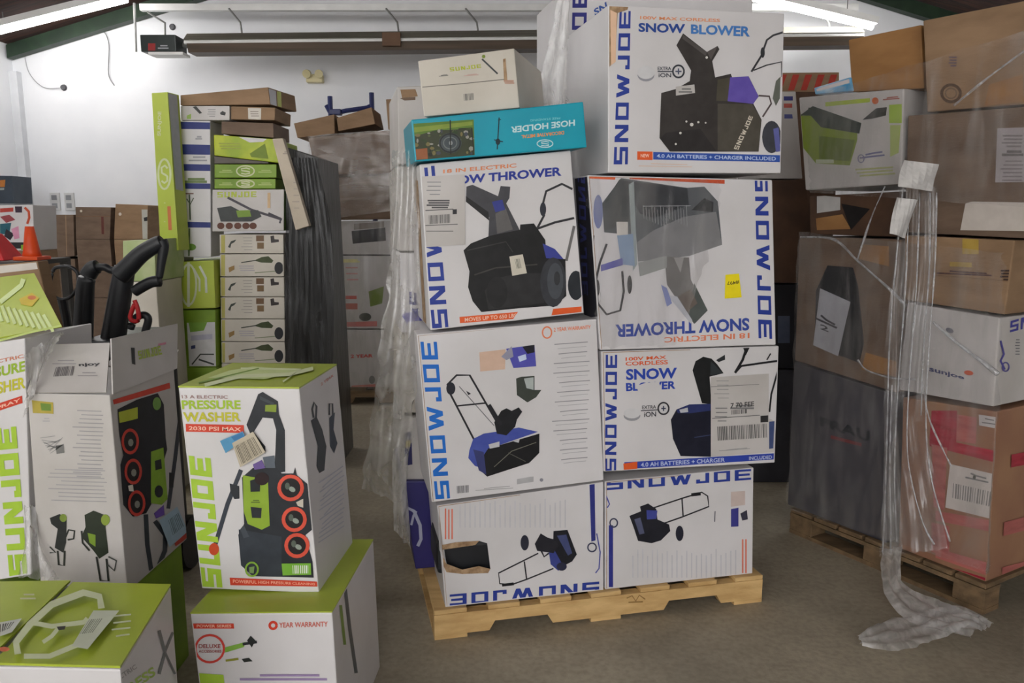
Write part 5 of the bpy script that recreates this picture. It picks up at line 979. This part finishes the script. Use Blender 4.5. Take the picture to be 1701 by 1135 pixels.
for k, (y0, y1, kind) in enumerate(ys):
    order = ('topmost', 'second from the top', 'third from the top', 'fourth from the top', 'fifth from the top', 'lowest in view')[k]
    b = gbox('blower_box', 'off white leaf blower box in the tall column, %s' % order, [(512 + k * 2, y0), (888 + k * 2, y0), (890 + k * 2, y1), (514 + k * 2, y1)], CREAM, .42, tr=t3)
    p = b.pr(tr=t3); p.poly((184, 176, 96), (522, y0 + 4), (545, y0 + 4), (545, y1 - 4), (522, y1 - 4))
    if kind:
        p.poly((66, 76, 46), (715, y0 + 38), (760, y0 + 18), (800, y0 + 12), (830, y0 + 38), (820, y0 + 52), (760, y0 + 50)).oval((44, 46, 50), 862, y0 + 82, 26, 36).line((60, 66, 56), 6, (640, y0 + 50), (730, y0 + 36)).poly((150, 120, 70), (565, y0 + 80), (600, y0 + 66), (600, y0 + 90), (570, y0 + 108)).rows((176, 172, 178), 620, y0 + 70, 720, y0 + 96, 3, 6).line((130, 140, 110), 5, (720, y0 + 110), (840, y0 + 100))
    else:
        p.poly((60, 66, 60), (562, y0 + 74), (580, y0 + 40), (612, y0 + 30), (600, y0 + 46), (582, y0 + 56), (576, y0 + 80)).poly((110, 84, 60), (728, y0 + 6), (774, y0 + 6), (774, y0 + 40), (728, y0 + 40)).poly((120, 96, 66), (734, y0 + 48), (774, y0 + 48), (774, y0 + 84), (734, y0 + 84)).poly((60, 54, 54), (812, y0 + 10), (832, y0 + 6), (836, y0 + 28), (862, y0 + 30), (862, y0 + 44), (816, y0 + 50)).rows((160, 156, 150), 640, y0 + 20, 710, y0 + 90, 5, 4)
    p.build('printed_picture', b.root)
zb = b.c[3].z
plain('blower_box', 'shaded carton below the leaf blower column resting on the floor', b.c[3].x, b.c[2].x, YG, YG + .42, .0005, zb - .002, CREAM, G5)
b = gbox('lime_tool_box', 'lime box with white flower emblem beside the leaf blower column, upper', [(182, 200), (478, 186), (490, 468), (186, 474)], LIME, .4, off=.06, tr=t3)
p = b.pr(tr=t3); p.ring((206, 214, 180), 12, 330, 330, 46, 120).oval((206, 212, 196), 238, 330, 24, 32).line((206, 212, 190), 16, (330, 180), (330, 460)).line((206, 212, 196), 14, (395, 220), (432, 290), (435, 378)).line((206, 212, 190), 12, (360, 235), (395, 300), (395, 370)).oval((110, 110, 150), 240, 330, 9, 12).build('emblem', b.root)
zq = b
b = gbox('lime_tool_box', 'lime and white tool box under the flower emblem box', [(170, 482), (488, 478), (496, 815), (300, 815)], LIMED, .4, off=.05, tr=t3)
p = b.pr(tr=t3); p.poly((206, 206, 206), (320, 555), (488, 550), (492, 812), (335, 812)).poly((120, 160, 60), (330, 552), (440, 552), (420, 600), (340, 610)).poly((180, 180, 196), (345, 630), (470, 620), (470, 650), (345, 660)).line((60, 66, 60), 8, (350, 800), (400, 740), (480, 740)).poly((60, 70, 110), (345, 690), (370, 685), (370, 705), (345, 710)).line((60, 66, 60), 10, (390, 770), (480, 800)).build('printed_picture', b.root)
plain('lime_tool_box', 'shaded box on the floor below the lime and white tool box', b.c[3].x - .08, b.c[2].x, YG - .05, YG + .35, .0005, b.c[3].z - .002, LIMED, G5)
b = gbox('white_tool_box', 'small white box under the tall lime box on end', [(190, 1052), (272, 1052), (275, 1120), (205, 1120)], WHITE, .2, off=.02)
pl_ = Box('leaning_plank_box', 'long narrow beige box leaning down the side of the tall stack', fplane(0, YG - .12, 0), t((822, 392), (885, 388), (1040, 905), (960, 930)), .05, mat('beige_card', (196, 184, 166), (178, 166, 148), rough=.6), group=G5)
p = pl_.pr(tr=t); p.rows((150, 140, 128), 885, 470, 925, 480, 2, 6).rows((160, 150, 140), 940, 650, 985, 800, 5, 5).build('small_print', pl_.root)
# dark film wrapped bundle
c0 = [at_y(473, 300, 4.35), at_y(548, 300, 4.35)]
Dk = Box('dark_wrapped_bundle', 'tall bundle in dark smoky film beside the leaf blower column', fplane(0, 4.32, 0), [(478, 245), (528, 262), (552, 610), (477, 610)], .5, mat('smoky_black_wrap', (72, 72, 70), (40, 40, 40), rough=.3, scale=5, stretch=(6, 6, .6), bump=.4, bscale=8), zfix=.001, group=G5)
film('dark_film', None, [at_y(476, 262, 4.29), at_y(474, 450, 4.29), at_y(474, 612, 4.29)], [at_y(524, 262, 4.29), at_y(552, 400, 4.29), at_y(553, 612, 4.29)], FILMK, 20, 40, .012, 4, 61, .05, parent=Dk.root)

# ------------------------------------------------------------------ wrapped pallet further back
YQ = 5.95
PQ = fplane(0, YQ, 0); G6 = 'cartons on the far wrapped pallet'
fp0 = at_z(548, 673, 0); fp1 = at_z(690, 673, 0)
pallet('dark aged pallet under the far film wrapped cartons', fp0.x, YQ, 0, 1.15, 1.0, WOODG, 7)
def qbox(nm, lb_, q, m, d=.6, off=-.01, tr=t, **k): return Box(nm, lb_, PQ, tr(*q), d, m, off=off, group=G6, **k)
q1 = Box('white_washer_box', 'white lime edged box at the bottom of the far wrapped pallet', PQ, [(549, 548), (700, 548), (700, 650), (551, 650)], .6, GREYW, off=-.01, zfix=.1405, group=G6)
p = q1.pr(tr=t3, base=.001); p.poly((176, 190, 130), (1180, 600), (1225, 600), (1225, 940), (1185, 940)).text((200, 70, 60), '2 YEAR', [(1285, 742), (1415, 738), (1415, 758), (1285, 762)], bold=.03).poly((206, 130, 120), (1290, 925), (1430, 915), (1430, 940), (1290, 945)).oval((120, 120, 116), 1410, 890, 18, 24).build('lettering', q1.root)
q2 = Box('white_washer_box', 'white box with faint red print, middle of the far wrapped pallet', PQ, [(548, 425), (700, 425), (700, 546), (549, 546)], .6, GREYW, off=-.01, group=G6)
p = q2.pr(tr=t3, base=.001); p.rows((216, 210, 150), 1200, 185, 1340, 195, 2, 10).rows((204, 150, 146), 1250, 230, 1330, 300, 3, 8).poly((190, 100, 90), (1255, 395), (1320, 395), (1320, 415), (1255, 415)).poly((180, 110, 96), (1255, 440), (1325, 440), (1325, 475), (1255, 475)).poly((204, 120, 116), (1250, 550), (1440, 545), (1440, 575), (1250, 578)).poly((120, 140, 60), (1390, 370), (1480, 340), (1470, 440), (1400, 460)).oval((70, 72, 66), 1370, 520, 36, 24).build('printed_picture', q2.root)
q3_ = Box('white_washer_box', 'white box with a dark hand slot under the bulging brown wrap', PQ, [(548, 368), (700, 366), (700, 423), (548, 423)], .6, GREYW, off=-.02, group=G6)
p = q3_.pr(base=.001); p.poly((44, 44, 48), (584, 384), (640, 378), (641, 400), (586, 405)).poly((130, 120, 112), (588, 372), (638, 368), (638, 378), (588, 382)).build('hand_slot', q3_.root)
q4 = Box('wrapped_carton', 'brown carton bulging in cloudy film, lower of the two', PQ, [(526, 295), (690, 292), (690, 364), (534, 366)], .65, KRAFTD, off=.05, group=G6, bev=.02)
q5 = Box('wrapped_carton', 'brown carton bulging in cloudy film, upper of the two', PQ, [(511, 229), (690, 212), (690, 288), (524, 291)], .65, KRAFTD, off=.05, group=G6, bev=.02)
b = Box('brown_carton', 'slanted brown carton on the wrapped bulge, beside the blue rack bars', PQ, [(488, 205), (555, 190), (556, 222), (494, 229)], .4, KRAFT, off=-.05, group=G6)
b = Box('brown_carton', 'tilted brown carton on the wrapped bulge in front of the blue rack', PQ, [(559, 196), (617, 178), (623, 206), (562, 218)], .4, KRAFT, off=-.05, group=G6)
b = Box('brown_carton', 'small brown carton beside the grey white carton with kraft patch', PQ, [(641, 165), (700, 163), (700, 211), (645, 215)], .4, KRAFT, off=-.1, group=G6)
film('far_stretch_film', 'cloudy stretch film over the bulging brown cartons far back', [at_y(511, 226, YQ - .09), at_y(518, 290, YQ - .1), at_y(534, 366, YQ - .09)], [at_y(690, 212, YQ - .09), at_y(690, 290, YQ - .1), at_y(690, 345, YQ - .09)], film_mat('cloudy_film', .2, .55, tint=(206, 192, 182), scale=(2, 2, 9), gloss=.25), 30, 30, .02, 3, 71, .05)
film('far_stretch_film', 'thin film veil over the far white washer boxes', [at_y(552, 368, YQ - .05), at_y(550, 500, YQ - .05), at_y(552, 650, YQ - .05)], [at_y(690, 368, YQ - .05), at_y(690, 500, YQ - .05), at_y(690, 650, YQ - .05)], FILMT, 30, 40, .012, 4, 74, .05)
r = root('rack_cart', 'dark blue steel rack bars standing up behind the tilted brown cartons', 'rack', at_y(580, 205, 7.1))
r.location.z = 0; r['_o'] = tuple(r.location)
for x in (548, 617):
    make('upright', *tube([at_y(x, 160 if x < 600 else 154, 7.1), Vector((at_y(x + 3, 205, 7.1).x, 7.1, 0))], .022, 8), BLUEST, None, r)
    make('hook', *tube([at_y(x - 6, 175, 7.1), at_y(x + 2, 190, 7.1), at_y(x + 4, 196, 7.1)], .02, 8), BLUEST, None, r)
make('crossbar', *tube([at_y(548, 190, 7.1), at_y(575, 184, 7.1), at_y(617, 178, 7.1)], .02, 8), BLUEST, None, r)
make('bracket', *bevel(boxv(at_y(548, 190, 7.1).x, at_y(568, 190, 7.1).x, 7.05, 7.13, at_y(550, 192, 7.1).z, at_y(550, 182, 7.1).z), .01), BLUEST, None, r)

# ------------------------------------------------------------------ far corner of the room
YF = 8.2
PF = fplane(0, YF, 0); G7 = 'brown cartons stacked along the back wall'
t = T(0, 280, 5.866)
def fcol(q, lb_, m, drop, lbs):
    b = Box('brown_carton', lb_, PF, t(*q), .6, m, group=G7)
    x0, x1 = b.c[3].x, b.c[2].x; z = min(b.c[2].z, b.c[3].z)
    h = z / 2
    for k in (1, 0): plain('brown_carton', lbs[k], x0, x1, YF, YF + .6, k * h + .0005, (k + 1) * h - .002, m, G7)
    return b
b = fcol([(365, 450), (715, 450), (725, 855), (380, 880)], 'dull brown far carton beside the orange cone', KRAFTD, 0, ['floor level carton under the dull brown far carton', 'middle carton under the dull brown far carton'])
p = b.pr(tr=t); p.line((170, 140, 110), 6, (640, 455), (650, 850)).poly((150, 70, 50), (420, 560), (440, 560), (440, 680), (420, 680)).build('tape_band', b.root)
b = fcol([(735, 375), (1080, 378), (1070, 690), (740, 690)], 'tall tan far carton between the dull brown and the lighter carton', KRAFTD, 0, ['floor level carton under the tall tan far carton', 'middle carton under the tall tan far carton'])
p = b.pr(tr=t); p.line((120, 90, 66), 6, (740, 465), (1075, 465)).poly((96, 48, 40), (985, 470), (1010, 470), (1015, 640), (990, 640)).oval((206, 196, 180), 790, 415, 12, 12).build('printed_patch', b.root)
b = fcol([(1125, 345), (1440, 360), (1440, 690), (1110, 690)], 'lighter brown far carton beside the tall lime box', KRAFT, 0, ['floor level carton under the lighter brown far carton', 'middle carton under the lighter brown far carton'])
p = b.pr(tr=t); p.poly((186, 186, 176), (1380, 400), (1438, 400), (1438, 690), (1390, 690)).poly((40, 40, 40), (1400, 480), (1436, 470), (1436, 510), (1405, 515)).oval((214, 206, 196), 1170, 445, 14, 16).build('printed_patch', b.root)
b = Box('pale_green_box', 'pale green printed box behind the black spray gun', fplane(0, 3.9, 0), t((1195, 705), (1500, 690), (1520, 1100), (1200, 1100)), .35, mat('pale_green_card', (176, 186, 140), (150, 170, 110), rough=.5, scale=8), group=G7)
z = min(b.c[2].z, b.c[3].z); plain('pale_green_box', 'white box on the floor below the pale green printed box', b.c[3].x, b.c[2].x, 3.9, 4.2, .0005, z - .002, CREAM, G7)
# red and white clutter at the left wall
YR = 5.2
tb = root('display_shelf', 'low dark shelf carrying the orange cone and red bin', 'shelf', at_y(20, 440, YR) * 1)
tb.location.z = 0; tb['_o'] = tuple(tb.location)
zs = at_y(50, 432, YR).z
xs0, xs1 = at_y(-60, 432, YR).x, at_y(68, 432, YR).x
SH = mat('dark_shelf_paint', (60, 58, 56), rough=.6)
make('shelf_top', *boxv(xs0, xs1, YR - .25, YR + .35, zs - .03, zs), SH, None, tb)
for x in (xs0, xs1 - .05):
    for y in (YR - .25, YR + .3): make('leg', *boxv(x, x + .05, y, y + .05, 0, zs - .0305), SH, None, tb)
p0 = at_y(54, 432, YR); r = root('traffic_cone', 'small orange cone standing in front of the far brown cartons', 'traffic cone', Vector((p0.x, YR, zs)))
make('base', *bevel(boxv(p0.x - .08, p0.x + .08, YR - .08, YR + .08, zs + .0005, zs + .025), .006), ORANGE, None, r)
make('cone', *tube([(p0.x, YR, zs + .02), (p0.x, YR, zs + .06), (p0.x, YR, zs + .22)], [.06, .05, .026], 14), ORANGE, None, r, smooth=True)
p1 = at_y(8, 432, YR); zt = at_y(4, 388, YR).z
r = root('red_bin', 'red tapered plastic tent shape beside the orange cone', 'plastic bin', Vector((p1.x, YR, zs)))
V = [(p1.x - .25, YR - .12, zs + .0005), (p1.x + .07, YR - .12, zs + .0005), (p1.x + .07, YR + .12, zs + .0005), (p1.x - .25, YR + .12, zs + .0005), (p1.x - .15, YR - .05, zt), (p1.x - .03, YR - .05, zt), (p1.x - .03, YR + .05, zt), (p1.x - .15, YR + .05, zt)]
make('bin_body', *bevel(hexa([Vector(V[i]) for i in (4, 5, 1, 0, 7, 6, 2, 3)]), .01), RED, None, r)
YT = 5.9
tb2 = Box('printed_toy_box', 'white toy box with red and teal printing at the left wall', fplane(0, YT, 0), t((-40, 360), (320, 355), (335, 800), (-40, 800)), .3, WHITE, cat='box')
p = tb2.pr(tr=t); p.poly((176, 66, 56), (0, 390), (130, 380), (130, 420), (0, 430)).poly((60, 44, 60), (145, 370), (215, 370), (215, 430), (150, 430)).line((190, 80, 50), 24, (240, 380), (280, 420), (285, 480), (265, 540)).poly((150, 70, 76), (0, 470), (90, 450), (150, 500), (60, 530)).poly((40, 96, 110), (0, 540), (110, 530), (90, 640), (0, 640)).poly((46, 40, 50), (60, 590), (140, 640), (100, 700), (40, 660)).poly((216, 150, 180), (110, 590), (180, 560), (190, 680), (140, 690)).poly((40, 36, 40), (100, 720), (230, 720), (230, 780), (110, 780)).poly((140, 180, 60), (205, 745), (260, 740), (260, 800), (205, 800)).build('printed_picture', tb2.root)
zz = min(tb2.c[2].z, tb2.c[3].z)
plain('brown_carton', 'brown carton on the floor supporting the white toy box', tb2.c[3].x, tb2.c[2].x, YT, YT + .3, .0005, zz - .002, KRAFT, G7)
YD = 9.7
db = Box('electrical_cabinet', 'dark blue grey cabinet with orange picture against the left wall', fplane(0, 8.9, 0), t((-70, 68), (118, 72), (135, 340), (-70, 340)), .35, mat('slate_blue_paint', (62, 72, 84), rough=.5), cat='cabinet')
p = db.pr(tr=t); p.poly((190, 120, 56), (0, 115), (52, 110), (46, 180), (0, 180)).poly((150, 160, 160), (0, 190), (42, 188), (40, 210), (0, 212)).build('sign', db.root)
zz = min(db.c[2].z, db.c[3].z)
plain('grey_cabinet', 'grey base cabinet below the dark blue grey cabinet', db.c[3].x, db.c[2].x, 8.9, 9.25, .0005, zz - .002, mat('grey_paint', (150, 152, 156)), None)
plain('brown_carton', 'tall shaded carton behind the wrapped pallet under the striped board', SB.c[3].x + .02, SB.c[2].x - .02, YS - .1, YS + .3, .0005, min(v.z for v in SB.c) - .001, KRAFTB, None)
for o in bpy.data.objects:
    if '_o' in o: del o['_o']
